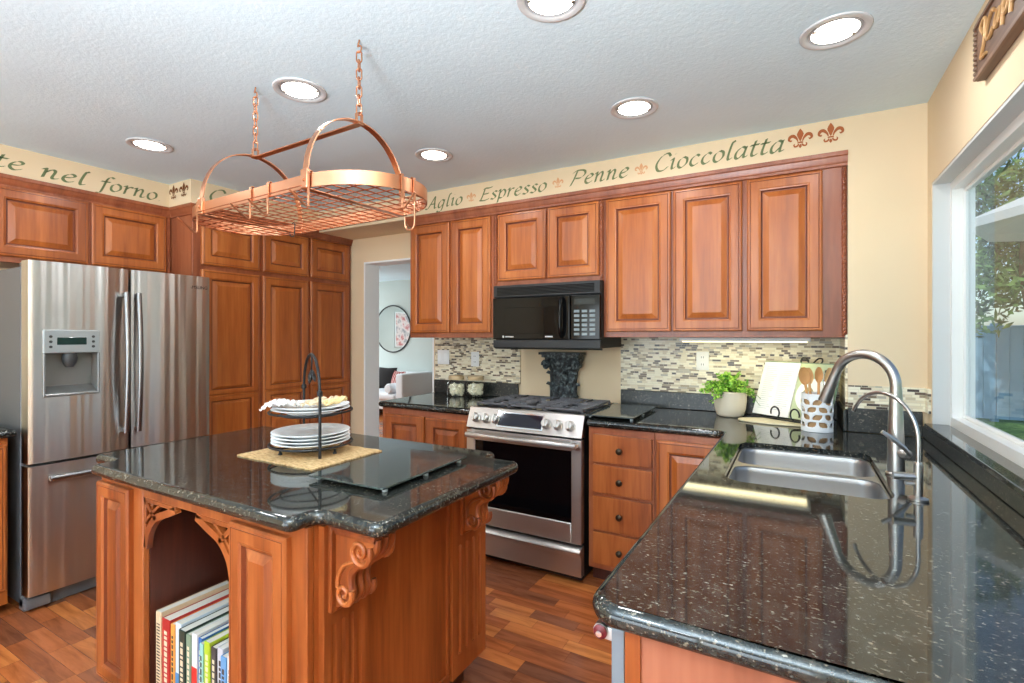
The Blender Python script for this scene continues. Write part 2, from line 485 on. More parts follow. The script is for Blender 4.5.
# tile and paint behind the range
mb = MB(); mb.box(-2.588, -1.79, 3.288, 3.30, 1.02, 1.385); mb.box(-1.02, .222, 3.288, 3.30, 1.02, 1.385)
mb.box(.212, .222, 2.93, 3.288, 1.02, 1.385); mb.box(.222, .525, 2.910, 2.92, 1.03, 1.138); mb.box(.513, .525, 2.85, 2.91, 1.03, 1.138)
struct('trim_1', mb, TILE)['label'] = 'cream and brown glass strip mosaic backsplash'
# crown moulding
def crown(mb, pts, outs):
    """pts: polyline of (x,y), outs: outward direction at each"""
    prof = [(.0, 2.205), (.008, 2.208), (.009, 2.220), (.014, 2.226), (.018, 2.238), (.021, 2.252), (.026, 2.257), (.028, 2.276), (.0, 2.276)]
    rings = [[(x+ox*o, y+oy*o, z) for o, z in prof] for (x, y), (ox, oy) in zip(pts, outs)]
    mb.loft(rings, True, True, True)
mb = MB()
crown(mb, [(-2.548, 3.29), (-2.548, 2.932), (.222, 2.932)], [(-1, 0), (-1, -1), (0, -1)])
struct('trim_2', mb, WOODD, 'cherry crown moulding above the range wall cabinets', 30)
mb = MB()
crown(mb, [(-3.842, .95), (-3.842, 1.90), (-3.572, 1.90), (-3.572, 3.30)], [(1, 0), (1, -1), (1, -1), (1, 0)])
struct('trim_3', mb, WOODD, 'cherry crown moulding above the fridge and pantry', 30)

# ------------------------------------------------------------------ window in the right wall
mb = MB()   # white painted reveal
mb.box(.527, .586, WY1-.012, WY1, WZ0+.03, WZ1); mb.box(.527, .586, WY0, WY1-.012, WZ1-.012, WZ1); mb.box(.527, .586, WY0, WY0+.012, WZ0+.03, WZ1-.012)
struct('trim_4', mb, mat('reveal_paint', (206, 208, 206), .5), 'white painted window reveal')
win = bpy.data.objects.new('window_1', None); C.objects.link(win); win['kind'] = 'structure'; win['label'] = 'white vinyl sliding window over the sink'
mb = MB(); X0, X1 = .586, .662; a, b, c, d = WY0+.012, WY1-.004, WZ0+.03, WZ1-.012
for (ya, yb, za, zb) in ((a, a+.035, c, d), (b-.035, b, c, d), (a+.035, b-.035, c, c+.04), (a+.035, b-.035, d-.035, d)):
    mb.box(X0, X1, ya, yb, za, zb)
mb.build('window_frame', VINYL, win)
def sash(y0, y1, x0, x1):
    mb = MB(); w = .016; z0, z1 = c+.04, d-.035
    for (ya, yb, za, zb) in ((y0, y0+w, z0, z1), (y1-w, y1, z0, z1), (y0+w, y1-w, z0, z0+w), (y0+w, y1-w, z1-w, z1)): mb.bbox(x0, x1, ya, yb, za, zb, .004, 1)
    o = mb.build('sash', VINYL, win)
    MB().box((x0+x1)/2-.003, (x0+x1)/2+.003, y0+w, y1-w, z0+w, z1-w).build('glass_pane', WGLASS, o)
sash(1.55, b-.035, .622, .640); sash(a+.035, 1.60, .642, .660)

# ------------------------------------------------------------------ cabinets
DP = [(0, 0, 0), (0, .015, 0), (.005, .02, 0), (.011, .0205, 1), (.0125, .0185, 1), (.014, .0205, 0), (.044, .0205, 0), (.047, .018, 0), (.052, .0165, 1), (.056, .007, 1), (.060, .007, 0), (.082, .0175, 0), (.0835, .018, 0)]
def door(parent, x0, x1, z0, z1, y=0, name='door', rail=None, m=None, scale=1.):
    mb = MB(); sc_ = scale*min(1.25, (x1-x0)/.26*1.15); P = [(i*sc_, o, k) for i, o, k in DP]
    if rail:
        mb.panel(x0, x1, z0, rail, y, P, kt=.62); mb.panel(x0, x1, rail, z1, y, P, kb=.62)
    else: mb.panel(x0, x1, z0, z1, y, P)
    return mb.build(name, [m or WOOD, GLAZE], parent, 0)
def frame(parent, w, z0, z1, openings, dep=.02, m=None):
    """face frame with the openings closed behind the doors: a board plus thin stiles"""
    mb = MB(); mb.bbox(0, w, 0, dep, z0, z1, .002, 1)
    return mb.build('face_frame', m or WOODD, parent, 0)
def rope(parent, x, y, z0, z1, r=.009):
    mb = MB(); n = int((z1-z0)/.018)
    mb.lathe([(r*.75, z0), (r*.75, z1)], (x, y, 0), 10)
    for s_ in range(2):
        path = [(x+r*.55*math.cos(PI*k/4+s_*PI), y+r*.55*math.sin(PI*k/4+s_*PI), z0+(z1-z0)*k/(8*n)*2) for k in range(4*n+1)]
        mb.tube(path, r*.62, 6)
    return mb.build('rope_moulding', GLAZE if False else WOODD, parent)

def wall_cab(label, X0, X1, z0, doors, dz0, ropes=(), yf=2.935):
    w = X1-X0
    t = thing('wall_cabinet', label, 'cabinet', (X0, yf, z0), 0, 'cherry wall cabinets along the range wall')
    H = 2.26-z0
    MB().box(.002, w-.002, .02, .33, .02, H).build('cabinet_box', WOODD, t, 0)
    frame(t, w, 0, H, None)
    for a, b in doors: door(t, a-X0, b-X0, dz0-z0, 2.200-z0)
    for r in ropes: rope(t, r-X0, -.006, .012, H-.06)
    return t
wall_cab('tall cherry two-door wall cabinet left of the microwave', -2.548, -1.802, 1.364, [(-2.532, -2.172), (-2.155, -1.822)], 1.40)
wall_cab('short cherry two-door wall cabinet directly above the microwave', -1.80, -1.018, 1.718, [(-1.762, -1.402), (-1.388, -1.045)], 1.748, (-1.782, -1.030))
wall_cab('wide cherry three-door wall cabinet above the mosaic and plant', -1.016, .220, 1.368, [(-.998, -.616), (-.602, -.246), (-.222, .118)], 1.402, (.207,))
# under-cabinet strip lamp
t = thing('strip_light', 'slim lit strip lamp under the three-door wall cabinet', 'lamp', (-.26, 3.10, 1.368))
MB().bbox(-.33, .33, -.07, .07, -.022, 0, .004).build('lamp_body', WHITE, t)
MB().bbox(-.315, .315, -.062, .062, -.027, -.0221, .002).build('diffuser', STRIP, t)
area('strip_light_glow', (-.26, 3.10, 1.335), (0, 0, 0), .62, .08, .5, (1, .93, .55))

# cabinet above the fridge (faces +x)
t = thing('wall_cabinet', 'cherry two-door cabinet above the steel fridge', 'cabinet', (-3.842, .955, 1.79), PI/2)
H = 2.275-1.79
MB().box(0, .93, .02, .35, 0, H).build('cabinet_box', WOODD, t, 0)
frame(t, .94, 0, H, None)
door(t, .022, .462, .032, .418); door(t, .478, .905, .032, .418)
# pantry (faces +x)
t = thing('pantry_cabinet', 'tall cherry pantry cabinet with six doors between fridge and doorway', 'cabinet', (-3.575, 1.90, 0), PI/2)
MB().box(0, 1.395, .02, .62, .0, 2.275).build('cabinet_box', WOODD, t, 0)
frame(t, 1.395, .09, 2.275, None)
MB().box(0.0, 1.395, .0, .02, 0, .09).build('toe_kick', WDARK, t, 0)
for a, b in ((1.955, 2.385), (2.412, 2.822), (2.846, 3.262)):
    door(t, a-1.90, b-1.90, 1.872, 2.200)
    door(t, a-1.90, b-1.90, .11, 1.838, rail=.955)

# base cabinets on the range wall
t = thing('base_cabinet', 'cherry two-door base cabinet between doorway and range', 'cabinet', (-2.555, 2.65, 0))
MB().box(0, .745, .02, .64, .09, .872).build('cabinet_box', WOODD, t, 0)
frame(t, .745, .09, .872, None)
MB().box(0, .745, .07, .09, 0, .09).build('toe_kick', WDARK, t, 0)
door(t, .035, .385, .12, .832, 0, m=WOODI); door(t, .400, .735, .12, .832, 0, m=WOODI)
t = thing('drawer_cabinet', 'cherry base cabinet with four drawers right of the range', 'cabinet', (-1.005, 2.65, 0))
MB().box(0, .365, .02, .64, .09, .872).build('cabinet_box', WOODD, t, 0)
frame(t, .365, .09, .872, None)
MB().box(0, .365, .07, .09, 0, .09).build('toe_kick', WDARK, t, 0)
for z0, z1 in ((.683, .836), (.514, .668), (.312, .497), (.124, .298)):
    mb = MB(); mb.bbox(.030, .354, -.019, 0, z0, z1, .004, 2); o = mb.build('drawer_front', WOODI, t)
    k = MB(); k.lathe([(.006, 0), (.006, -.008), (.017, -.012), (.017, -.018), (.009, -.022), (.0001, -.023)], (.182, -.019, (z0+z1)/2-.004), 20, 'y')
    k.build('knob', BRONZE, o)
t = thing('corner_cabinet', 'cherry corner base cabinet with one door beside the drawers', 'cabinet', (-.638, 2.65, 0))
MB().box(0, .37, .02, .64, .09, .872).build('cabinet_box', WOODD, t, 0)
frame(t, .37, .09, .872, None)
MB().box(0, .37, .07, .09, 0, .09).build('toe_kick', WDARK, t, 0)
door(t, .010, .345, .12, .836)
# sink run, faces -x
t = thing('sink_cabinet', 'cherry base cabinet run under the sink counter with pale end panel', 'cabinet', (-.264, 2.64, 0), -PI/2)
MB().box(.0, 1.16, .02, .03, .09, .872).build('cabinet_box', WOODD, t, 0)
mb = MB(); mb.box(1.19, 1.215, .02, .77, .09, .872); mb.box(.0, 1.16, .72, .765, .09, .872); mb.build('cabinet_back', WOODD, t, 0)
frame(t, 1.215, .09, .872, None)
MB().box(0, 1.78, .07, .09, 0, .09).build('toe_kick', WDARK, t, 0)
door(t, .50, .84, .12, .836); door(t, .855, 1.2, .12, .836)
mb = MB(); mb.box(1.778, 1.792, .010, .785, 0, .872); mb.build('end_panel', SIDE, t, 0)
mb = MB(); mb.box(1.792, 1.798, .010, .036, 0, .872); mb.build('end_stile', WOODI, t, 0)
# cabinet left of the fridge
t = thing('base_cabinet', 'cherry base cabinet at the picture edge beside the fridge', 'cabinet', (-3.40, .28, 0), PI/2)
MB().box(0, .652, .0, .78, .05, .874).build('cabinet_box', WOOD, t, 0)
door(t, .30, .645, .12, .84)
mb = MB(); slab(mb, [(-4.19, .27), (-3.355, .27), (-3.355, .952), (-4.19, .952)], .875, .915, .018)
tag(mb.build('countertop', GRAN), 'end of a black granite worktop beside the fridge', 'countertop')

# ------------------------------------------------------------------ counters
mb = MB(); slab(mb, fillet([(-2.578, 2.622), (-1.795, 2.622), (-1.795, 3.298), (-2.578, 3.298)], [.02, .002, .002, .002]), .875, .915, .018)
ct = mb.build('countertop', GRAN); tag(ct, 'black granite countertop left of the range holding two jars', 'countertop')
MB().bbox(-2.585, -1.80, 3.268, 3.287, .916, 1.02, .003, 1).build('splash_slab', GRANH, ct)
SINK = fillet([(-.205, 1.735), (.250, 1.735), (.250, 2.405), (-.205, 2.405)], .07)
out = [(-1.008, 2.622), (-.33, 2.622), (-.302, 2.592), (-.323, .818), (.523, .818), (.523, 2.918), (.220, 2.918), (.220, 3.298), (-1.008, 3.298)]
mb = MB(); slab(mb, fillet(out, [.004, .03, .03, .06, .004, .002, .002, .002, .002]), .875, .915, .018, [SINK])
ct = mb.build('countertop', GRAN); tag(ct, 'long black granite countertop wrapping the corner with the sink', 'countertop')
MB().bbox(-1.015, .20, 3.268, 3.287, .916, 1.02, .003, 1).build('splash_slab', GRANH, ct)
MB().bbox(.200, .2195, 2.90, 3.268, .916, 1.02, .004, 1).build('splash_slab', GRANH, ct)
MB().bbox(.2195, .505, 2.900, 2.9185, .916, 1.03, .003, 1).build('splash_slab', GRANH, ct)
MB().bbox(.503, .523, .83, 2.900, .916, .968, .003, 1).build('splash_slab', GRANH, ct)
mb = MB(); mb.bbox(.498, .585, .36, 2.842, .9685, .989, .005, 2)
mb.build('sill_slab', GRAN, ct)

# ------------------------------------------------------------------ sink
t = thing('sink', 'double bowl stainless sink set into the black granite', 'sink', (.02, 2.07, .7))
def bowl(y0, y1):
    mb = MB(); rings = []
    for i, z, r in ((.0, .190, .058), (.002, .184, .058), (.004, .170, .056), (.010, .03, .055), (.03, .006, .05), (.05, 0, .04)):
        rings.append([(x, y, z) for x, y in fillet([(-.2175+i, y0+i), (.2225-i, y0+i), (.2225-i, y1-i), (-.2175+i, y1-i)], r)])
    mb.loft(rings, True, False, True)
    o = mb.build('bowl', SINKST, t, 60)
    MB().lathe([(.045, .0005), (.045, .003), (.03, .001), (.0001, .001)], (.0, (y0+y1)/2, 0), 24).build('drain', CHROME, o)
bowl(-.325, -.012); bowl(.012, .325)
mb = MB(); rim_o = [(x-.02, y-2.07) for x, y in inset(SINK, .0015)]
slab(mb, rim_o, .1865, .1925, .002, [fillet([(-.2165, y0), (.2215, y0), (.2215, y1), (-.2165, y1)], .058) for y0, y1 in ((-.324, -.013), (.013, .324))])
mb.build('rim', SINKST, t)
# ------------------------------------------------------------------ faucets
t = thing('faucet', 'tall brushed nickel gooseneck faucet behind the sink', 'faucet', (.291, 2.078, .9158))
dv = Vector((.130-.294, 2.207-2.078, 0)); L = dv.length; dn = dv.normalized(); R = L/2
MB().lathe([(.029, 0), (.029, .006), (.025, .010), (.0235, .06), (.023, .12), (.020, .20), (.0175, .27), (.0168, .285)], (0, 0, 0), 28).build('faucet_body', NICKEL, t)
path = [(0, 0, .19)]+[(0, 0, .19+.03*k) for k in range(1, 5)]
H0 = .292
path = [Vector((0, 0, .19)), Vector((0, 0, .25)), Vector((0, 0, H0))]+[dn*(R-R*math.cos(a))+Vector((0, 0, H0+R*math.sin(a))) for a in [PI*k/20 for k in range(1, 19)]]
last = path[-1]; dirn = (path[-1]-path[-2]).normalized()
path += [last+dirn*.02]
MB().tube(path, .0165, 18).build('spout', NICKEL, t)
p0 = path[-1]; hd = [p0+dirn*k for k in (-.01, .0, .03, .07, .098, .102)]
MB().tube(hd, [.0168, .0175, .0185, .0205, .0215, .013], 18).build('spray_head', NICKEL, t)
mb = MB(); mb.tube([(.012, -.012, .075), (.022, -.024, .075), (.03, -.034, .076)], [.017, .016, .013], 14)
o = mb.build('lever_hub', NICKEL, t)
mb = MB(); mb.tube([(.03, -.033, .076), (.015, -.045, .098), (-.02, -.055, .13), (-.045, -.058, .148)], [.006, .0075, .0075, .006], 10); mb.build('lever', NICKEL, o)
t = thing('filter_faucet', 'small slim nickel filter faucet nearest the window edge', 'faucet', (.30, 1.783, .9158))
MB().lathe([(.024, 0), (.024, .006), (.013, .010), (.011, .012), (.011, .10), (.009, .106), (.0001, .107)], (0, 0, 0), 24).build('faucet_body', NICKEL, t)
dv = Vector((-.14, .20, 0)); dn = dv.normalized(); R = .122; H0 = .165
path = [Vector((0, 0, .10)), Vector((0, 0, .14)), Vector((0, 0, H0))]+[dn*(R-R*math.cos(a))+Vector((0, 0, H0+R*math.sin(a))) for a in [PI*k/22 for k in range(1, 20)]]
MB().tube(path, [.0055]*(len(path)-1)+[.0065], 12).build('spout', NICKEL, t)
mb = MB(); mb.tube([(0, 0, .064), (-.02, -.003, .064), (-.058, -.008, .064)], [.0085, .0105, .0105], 16); mb.tube([(0, 0, .045), (-.014, -.002, .045), (-.03, -.004, .045)], .006, 12)
mb.build('lever', NICKEL, t)

# ------------------------------------------------------------------ dishwasher
t = thing('dishwasher', 'stainless dishwasher at the end of the sink counter', 'dishwasher', (-.264, 1.423, 0), -PI/2)
MB().bbox(.0, .580, -.015, .009, .11, .868, .004, 2).build('door', mat('door_edge_grey', (126, 140, 152), .4, .3), t)
MB().box(.0, .558, .010, .55, .10, .868).build('cabinet_box', DGREY, t, 0)
mb = MB(); mb.tube([(.03, -.036, .853), (.574, -.036, .853)], .0135, 18); h = mb.build('handle', STEEL, t)
mb = MB(); mb.tube([(.05, -.012, .853), (.05, -.036, .853)], .008, 10); mb.bbox(.540, .571, -.036, -.012, .838, .862, .004, 2); mb.build('handle_post', STEEL, h)
MB().lathe([(.0125, 0), (.0125, .003), (.010, .005), (.0001, .0081)], (.574, -.036, .853), 20, 'x').build('end_cap', mat('maroon_badge', (96, 20, 30), .3), h)
MB().lathe([(.0055, 0), (.0055, .0025), (.0001, .0026)], (.5821, -.036, .853), 16, 'x').build('cap_centre', CHROME, h)

# ------------------------------------------------------------------ range
t = thing('range', 'stainless steel gas range with black oven window and six knobs', 'stove', (-1.788, 2.585, 0))
Wd = .765
MB().box(.006, Wd-.006, .05, .66, .02, .905).build('oven_body', BLACKM, t, 0)
mb = MB(); mb.bbox(.02, Wd-.02, .06, .10, .0, .05, .003, 1); mb.build('kick_plate', BLACKM, t)
# cooktop
mb = MB(); mb.bbox(0, Wd, .045, .66, .905, .932, .006, 2); top = mb.build('cooktop', STEEL, t)
MB().bbox(.02, Wd-.02, .085, .63, .9325, .936, .002, 1).build('burner_pan', BLACK, top)
def grate(x0, x1):
    mb = MB(); y0, y1 = .085, .560; z = .958; r = .0055
    for (a, b) in (((x0, y0), (x1, y0)), ((x1, y0), (x1, y1)), ((x1, y1), (x0, y1)), ((x0, y1), (x0, y0))):
        mb.bbox(min(a[0], b[0])-r, max(a[0], b[0])+r, min(a[1], b[1])-r, max(a[1], b[1])+r, z-.012, z, .003, 1)
    n = 7
    for k in range(1, n):
        y = y0+(y1-y0)*k/n; xm = (x0+x1)/2
        for a, b in ((x0-.006, xm-.034), (xm+.034, x1+.006)): mb.bbox(a, b, y-.005, y+.005, z-.010, z+.003, .002, 1)
    xm = (x0+x1)/2; mb.bbox(xm-.005, xm+.005, y0, y0+.12, z-.010, z+.003, .002, 1); mb.bbox(xm-.005, xm+.005, y1-.12, y1, z-.010, z+.003, .002, 1)
    mb.bbox(x0, x1, (y0+y1)/2-.006, (y0+y1)/2+.006, z-.010, z+.003, .002, 1)
    for x in (x0, x1):
        for y in (y0, y1, (y0+y1)/2): mb.bbox(x-.007, x+.007, y-.007, y+.007, .936, z-.01, .002, 1)
    mb.build('grate', CASTI, t)
for k in range(3): grate(.028+k*.240, .028+k*.240+.228)
for x, y in ((.142, .20), (.142, .46), (.382, .33), (.622, .20), (.622, .46)):
    MB().lathe([(.05, .936), (.05, .942), (.036, .946), (.034, .953), (.0001, .954)], (x, y, 0), 24).build('burner', CASTI, t)
# sloping control panel
za, zb, ya, yb = .812, .930, -.002, .046
mb = MB(); mb.prism([(ya, za), (yb, zb), (.075, zb), (.075, za)], 0, Wd, 'x'); cp = mb.build('control_panel', STEEL, t, 0)
sl = Vector((0, yb-ya, zb-za)).normalized(); nm = Vector((0, -sl.z, sl.y))
def onp(x, v, o): return Vector((x, ya, za))+sl*v+nm*o
def pbox(mb, x0, x1, v0, v1, o0, o1):
    vs = [mb.bm.verts.new(onp(x, v, o)) for x in (x0, x1) for v in (v0, v1) for o in (o0, o1)]
    for q in ((0, 1, 3, 2), (4, 6, 7, 5), (0, 4, 5, 1), (2, 3, 7, 6), (0, 2, 6, 4), (1, 5, 7, 3)): mb.face([vs[i] for i in q])
mb = MB(); pbox(mb, .215, .525, .018, .112, 0, .006); o = mb.build('display_bezel', CHROME, cp, 0)
mb = MB(); pbox(mb, .225, .515, .026, .104, .005, .0075); mb.build('display', mat('display_glass', (16, 20, 34), .06), cp, 0)
for x in (.060, .133, .203, .543, .615, .690):
    mb = MB(); P = []
    prof = [(.030, 0), (.030, .006), (.025, .009), (.024, .03), (.020, .034), (.0001, .035)]
    rings = []
    for r, h in prof:
        rings.append([onp(x, .062, h)+Vector((1, 0, 0))*r*math.cos(2*PI*k/24)+sl*r*math.sin(2*PI*k/24) for k in range(24)])
    mb.loft(rings); pbox(mb, x-.006, x+.006, .062-.022, .062+.022, .03, .044)
    mb.build('knob', NICKEL, t)
# oven door
mb = MB(); z0, z1 = .222, .800
for (a, b, c_, d_) in ((0, .062, z0, z1), (Wd-.062, Wd, z0, z1), (.062, Wd-.062, z0, .335), (.062, Wd-.062, .735, z1)): mb.bbox(a, b, 0, .045, c_, d_, .004, 1)
od = mb.build('oven_door', STEEL, t)
MB().box(.058, Wd-.058, .006, .04, .33, .74).build('oven_glass', GLASSB, od, 0)
mb = MB(); hp = [(.02+(.725)*k/20, -.038-.018*math.sin(PI*k/20), .772) for k in range(21)]
rings = []
for p in hp:
    p = Vector(p); rings.append([p+Vector((0, .010*math.cos(a), .016*math.sin(a))) for a in [2*PI*k/16 for k in range(16)]])
mb.loft(rings, True, True, True); h = mb.build('door_handle', STEEL, od)
mb = MB()
for x in (.03, Wd-.03): mb.bbox(x-.012, x+.012, -.045, .002, .760, .784, .004, 1)
mb.build('handle_post', STEEL, h)
# warming drawer with rounded pull
mb = MB(); prof = [(.04, .045), (.0, .045), (-.004, .06), (-.004, .145), (-.010, .165), (-.022, .178), (-.030, .188), (-.026, .198), (-.010, .205), (.04, .207)]
mb.prism(prof, 0, Wd, 'x'); mb.build('warming_drawer', STEEL, t, 50)

# carved capital standing behind the burners
CAPM = mat('verdigris_black', (38, 44, 48), .5, .2)
tt = NT(CAPM); tt.base(tt.ramp(tt.noise(tt.coords('Object'), 38, 4), [(.35, (18, 20, 22)), (.52, (46, 54, 58)), (.68, (104, 116, 116))])); tt.bump(tt.noise(tt.coords('Object'), 55, 4), .7, .01)
t = thing('carved_capital', 'black carved column capital standing behind the range burners', 'ornament', (-1.422, 3.272, .9365)); t.scale = (.84, .62, 1)
mb = MB(); rings = []
for z, w, d in ((0, .125, .10), (.02, .13, .105), (.03, .115, .095), (.12, .112, .10), (.19, .125, .11), (.235, .150, .13), (.265, .168, .142), (.292, .178, .152)):
    rings.append([(w*math.cos(PI*k/18), -d*math.sin(PI*k/18)**.8, z) for k in range(19)])
mb.loft(rings, True, True, True); mb.build('core', CAPM, t, 60)
mb = MB(); mb.prism(fillet([(-.178, 0), (-.165, -.152), (.165, -.152), (.178, 0)], .012), .290, .308, 'z'); mb.prism([(-.19, 0), (-.185, -.168), (.185, -.168), (.19, 0)], .309, .326, 'z'); mb.build('abacus', CAPM, t)
def leaf(parent, ang, zb, zt, r0, r1, w):
    mb = MB(); rings = []
    for k in range(9):
        u = k/8; z = zb+(zt-zb)*min(1, u*1.12) - (.03*max(0, u-.82)/.18 if u > .82 else 0)
        r = r0+(r1-r0)*u*u+ (.02*(u-.8)/.2 if u > .8 else 0); ww = w*(math.sin(PI*min(u+.18, 1)*.85)+.12)*(1+.22*math.cos(u*22))
        c_ = Vector((r*1.12*math.cos(ang), -r*math.sin(ang), z)); tdir = Vector((-math.sin(ang), -math.cos(ang), 0)); nd = Vector((math.cos(ang), -math.sin(ang), .25))
        rings.append([c_+tdir*ww-nd*.008, c_+nd*.004+tdir*ww*.5, c_+nd*.012, c_+nd*.004-tdir*ww*.5, c_-tdir*ww-nd*.008, c_-nd*.02])
    mb.loft(rings, True, True, True); mb.build('acanthus_leaf', CAPM, parent, 60)
for a in (.12, .30, .5, .70, .88): leaf(t, PI*a, .02, .125, .105, .118, .030)
for a in (.2, .4, .6, .8): leaf(t, PI*a, .10, .205, .108, .125, .030)
for sx in (-1, 1):
    mb = MB(); sp = [(sx*(.135-.004*k*0+.038*(1-k/26)*math.cos(k*.42)), -.115-.0006*k, .235+.036*(1-k/26)*math.sin(k*.42)) for k in range(24)]
    mb.tube(sp, .0095, 8); mb.bbox(sx*.135-.03, sx*.135+.03, -.11, 0, .215, .275, .02, 2); mb.build('volute', CAPM, t)
mb = MB(); mb.lathe([(.0001, -.012), (.022, -.008), (.028, 0), (.022, .008)], (0, -.14, .245), 16, 'y'); mb.build('rosette', CAPM, t)

# ------------------------------------------------------------------ microwave
t = thing('microwave', 'black over-the-range microwave under the short wall cabinet', 'microwave', (-1.765, 2.868, 1.302)); t.scale = (.97, 1, 1)
MB().bbox(.0, .772, .03, .42, .0, .41, .004, 1).build('oven_body', BLACKM, t)
mb = MB(); mb.bbox(.0, .772, .0, .03, .330, .41, .006, 2); v = mb.build('vent_panel', BLACKM, t)
mb = MB()
for k in range(6): mb.bbox(.03, .735, -.004, .002, .343+k*.009, .348+k*.009, .001, 1)
mb.build('vent_grille', BLACK, v)
mb = MB(); mb.prism([(.0, .0), (.0, .048), (.045, .048), (.045, -.012), (.03, -.012)], .0, .772, 'x'); mb.build('lower_lip', BLACKM, t, 30)
mb = MB(); mb.bbox(.0, .572, -.008, .03, .052, .326, .006, 2); d = mb.build('door', BLACK, t)
MB().bbox(.09, .475, -.0095, .0, .088, .262, .004, 1).build('door_window', GLASSB, d)
mb = MB(); mb.tube(crom([(.520, -.010, .070), (.522, -.038, .10), (.522, -.046, .19), (.522, -.038, .285), (.520, -.010, .312)], 6), .0125, 12); mb.build('door_handle', BLACK, d)
mb = MB(); mb.bbox(.580, .772, -.006, .03, .052, .326, .005, 2); kp = mb.build('keypad_panel', BLACK, t)
KEY = mat('keypad_print', (120, 132, 136), .4)
mb = MB()
for r in range(6):
    for c_ in range(3): mb.box(.602+c_*.052, .638+c_*.052, -.0068, -.0058, .078+r*.028, .094+r*.028)
mb.build('keypad_marks', KEY, kp, 0)
MB().box(.602, .742, -.0072, -.0058, .268, .302).build('clock_display', mat('clock_glass', (14, 22, 26), .05), kp, 0)
def txt(parent, s, x, y, z, size, m, name='badge', rot=(PI/2, 0, 0)):
    cu = bpy.data.curves.new(name, 'FONT'); cu.body = s; cu.size = size; cu.extrude = .0004
    o = bpy.data.objects.new(name, cu); C.objects.link(o)
    dg = bpy.context.evaluated_depsgraph_get(); dg.update()
    me = bpy.data.meshes.new_from_object(o.evaluated_get(dg)); bpy.data.objects.remove(o)
    me.materials.clear(); me.materials.append(m)
    o = bpy.data.objects.new(name, me); C.objects.link(o); o.parent = parent; o.location = (x, y, z); o.rotation_euler = rot
    return o
SILV = mat('silver_print', (170, 172, 172), .35, .6)
mb = MB(); mb.lathe([(.008, 0), (.008, -.001), (.0001, -.0011)], (.085, -.0083, .070), 16, 'y'); mb.box(.10, .165, -.009, -.0082, .066, .074); mb.box(.40, .455, -.009, -.0082, .066, .075); mb.build('badge', SILV, d, 0)

# ------------------------------------------------------------------ fridge (faces +x)
t = thing('refrigerator', 'stainless french-door refrigerator with water dispenser', 'refrigerator', (-3.285, .972, 0), PI/2)
FW = .882
MB().bbox(.0, FW, .085, .80, .03, 1.725, .006, 1).build('fridge_body', FGREY, t)
mb = MB(); mb.bbox(.0, FW, .05, .12, .0, .075, .012, 2); mb.bbox(.0, .10, .02, .12, .012, .07, .012, 2); mb.bbox(FW-.10, FW, .02, .12, .012, .07, .012, 2); mb.build('base_grille', mat('base_grey', (96, 98, 100), .4), t)
for a in (.01, FW-.12): MB().bbox(a, a+.11, .02, .14, 1.726, 1.752, .006, 1).build('hinge_cover', FGREY, t)
def bow(x, a, b, dpt=.016): 
    u = (x-(a+b)/2)/((b-a)/2); return -dpt*(1-u*u)
def bowdoor(mb, xs, xe, a, b, z0, z1, dpt=.016, back=.078):
    n = max(2, int((xe-xs)/.02)); P = [(xs+(xe-xs)*k/n, bow(xs+(xe-xs)*k/n, a, b, dpt)) for k in range(n+1)]
    ed = .008
    poly = []
    for k, (x, y) in enumerate(P):
        poly.append((x, y))
    if abs(xs-a) < 1e-6: poly = [(a, .012), (a+.003, .003)]+poly[1:]
    if abs(xe-b) < 1e-6: poly = poly[:-1]+[(b-.003, .003), (b, .012)]
    mb.prism(poly+[(xe, back), (xs, back)], z0, z1, 'z')
zt, zg = 1.752, .742
LA, LB = .0, .431
mb = MB(); dx0, dx1, dz0, dz1 = .054, .288, 1.068, 1.408
bowdoor(mb, LA, dx0+.006, LA, LB, zg, zt); bowdoor(mb, dx1-.006, LB, LA, LB, zg, zt); bowdoor(mb, dx0+.006, dx1-.006, LA, LB, zg, dz0+.006); bowdoor(mb, dx0+.006, dx1-.006, LA, LB, dz1-.006, zt)
ld = mb.build('left_door', FSTEEL, t, 30); ld.name = 'fridge_door'
ld['label'] = 'door with the water dispenser'
mb = MB(); bowdoor(mb, .440, FW, .440, FW, zg, zt); rd = mb.build('fridge_door', FSTEEL, t, 30)
mb = MB(); bowdoor(mb, 0, FW, 0, FW, .085, .728); fd = mb.build('freezer_drawer', FSTEEL, t, 30)
# dispenser
DISP = mat('dispenser_silver', (176, 184, 188), .3, .5)
mb = MB(); y0 = -.020
mb.bbox(dx0, dx1, y0, .02, dz1-.120, dz1, .006, 2); dp = mb.build('dispenser_panel', DISP, ld)
MB().bbox(dx0+.052, dx1-.058, y0-.002, .0, dz1-.078, dz1-.038, .003, 1).build('display', mat('lcd_green', (20, 44, 40), .1), dp)
mb = MB()
for k in range(3): mb.lathe([(.007, 0), (.007, -.002), (.0001, -.0021)], (dx0+.028, y0, dz1-.035-.026*k), 12, 'y'); mb.lathe([(.007, 0), (.007, -.002), (.0001, -.0021)], (dx1-.03, y0, dz1-.035-.026*k), 12, 'y')
mb.build('buttons', DGREY, dp)
mb = MB(); a, b, c_, d_ = dx0, dx1, dz0, dz1-.120
mb.bbox(a, a+.010, y0, .06, c_, d_, .002, 1); mb.bbox(b-.010, b, y0, .06, c_, d_, .002, 1); mb.bbox(a, b, y0, .06, c_, c_+.014, .004, 1); mb.box(a+.01, b-.01, .056, .06, c_+.01, d_)
mb.prism([(.056, c_+.05), (.056, c_+.014), (-.012, c_+.014)], a+.01, b-.01, 'x')
mb.build('dispenser_recess', mat('recess_grey', (128, 128, 126), .3, .4), ld, 0)
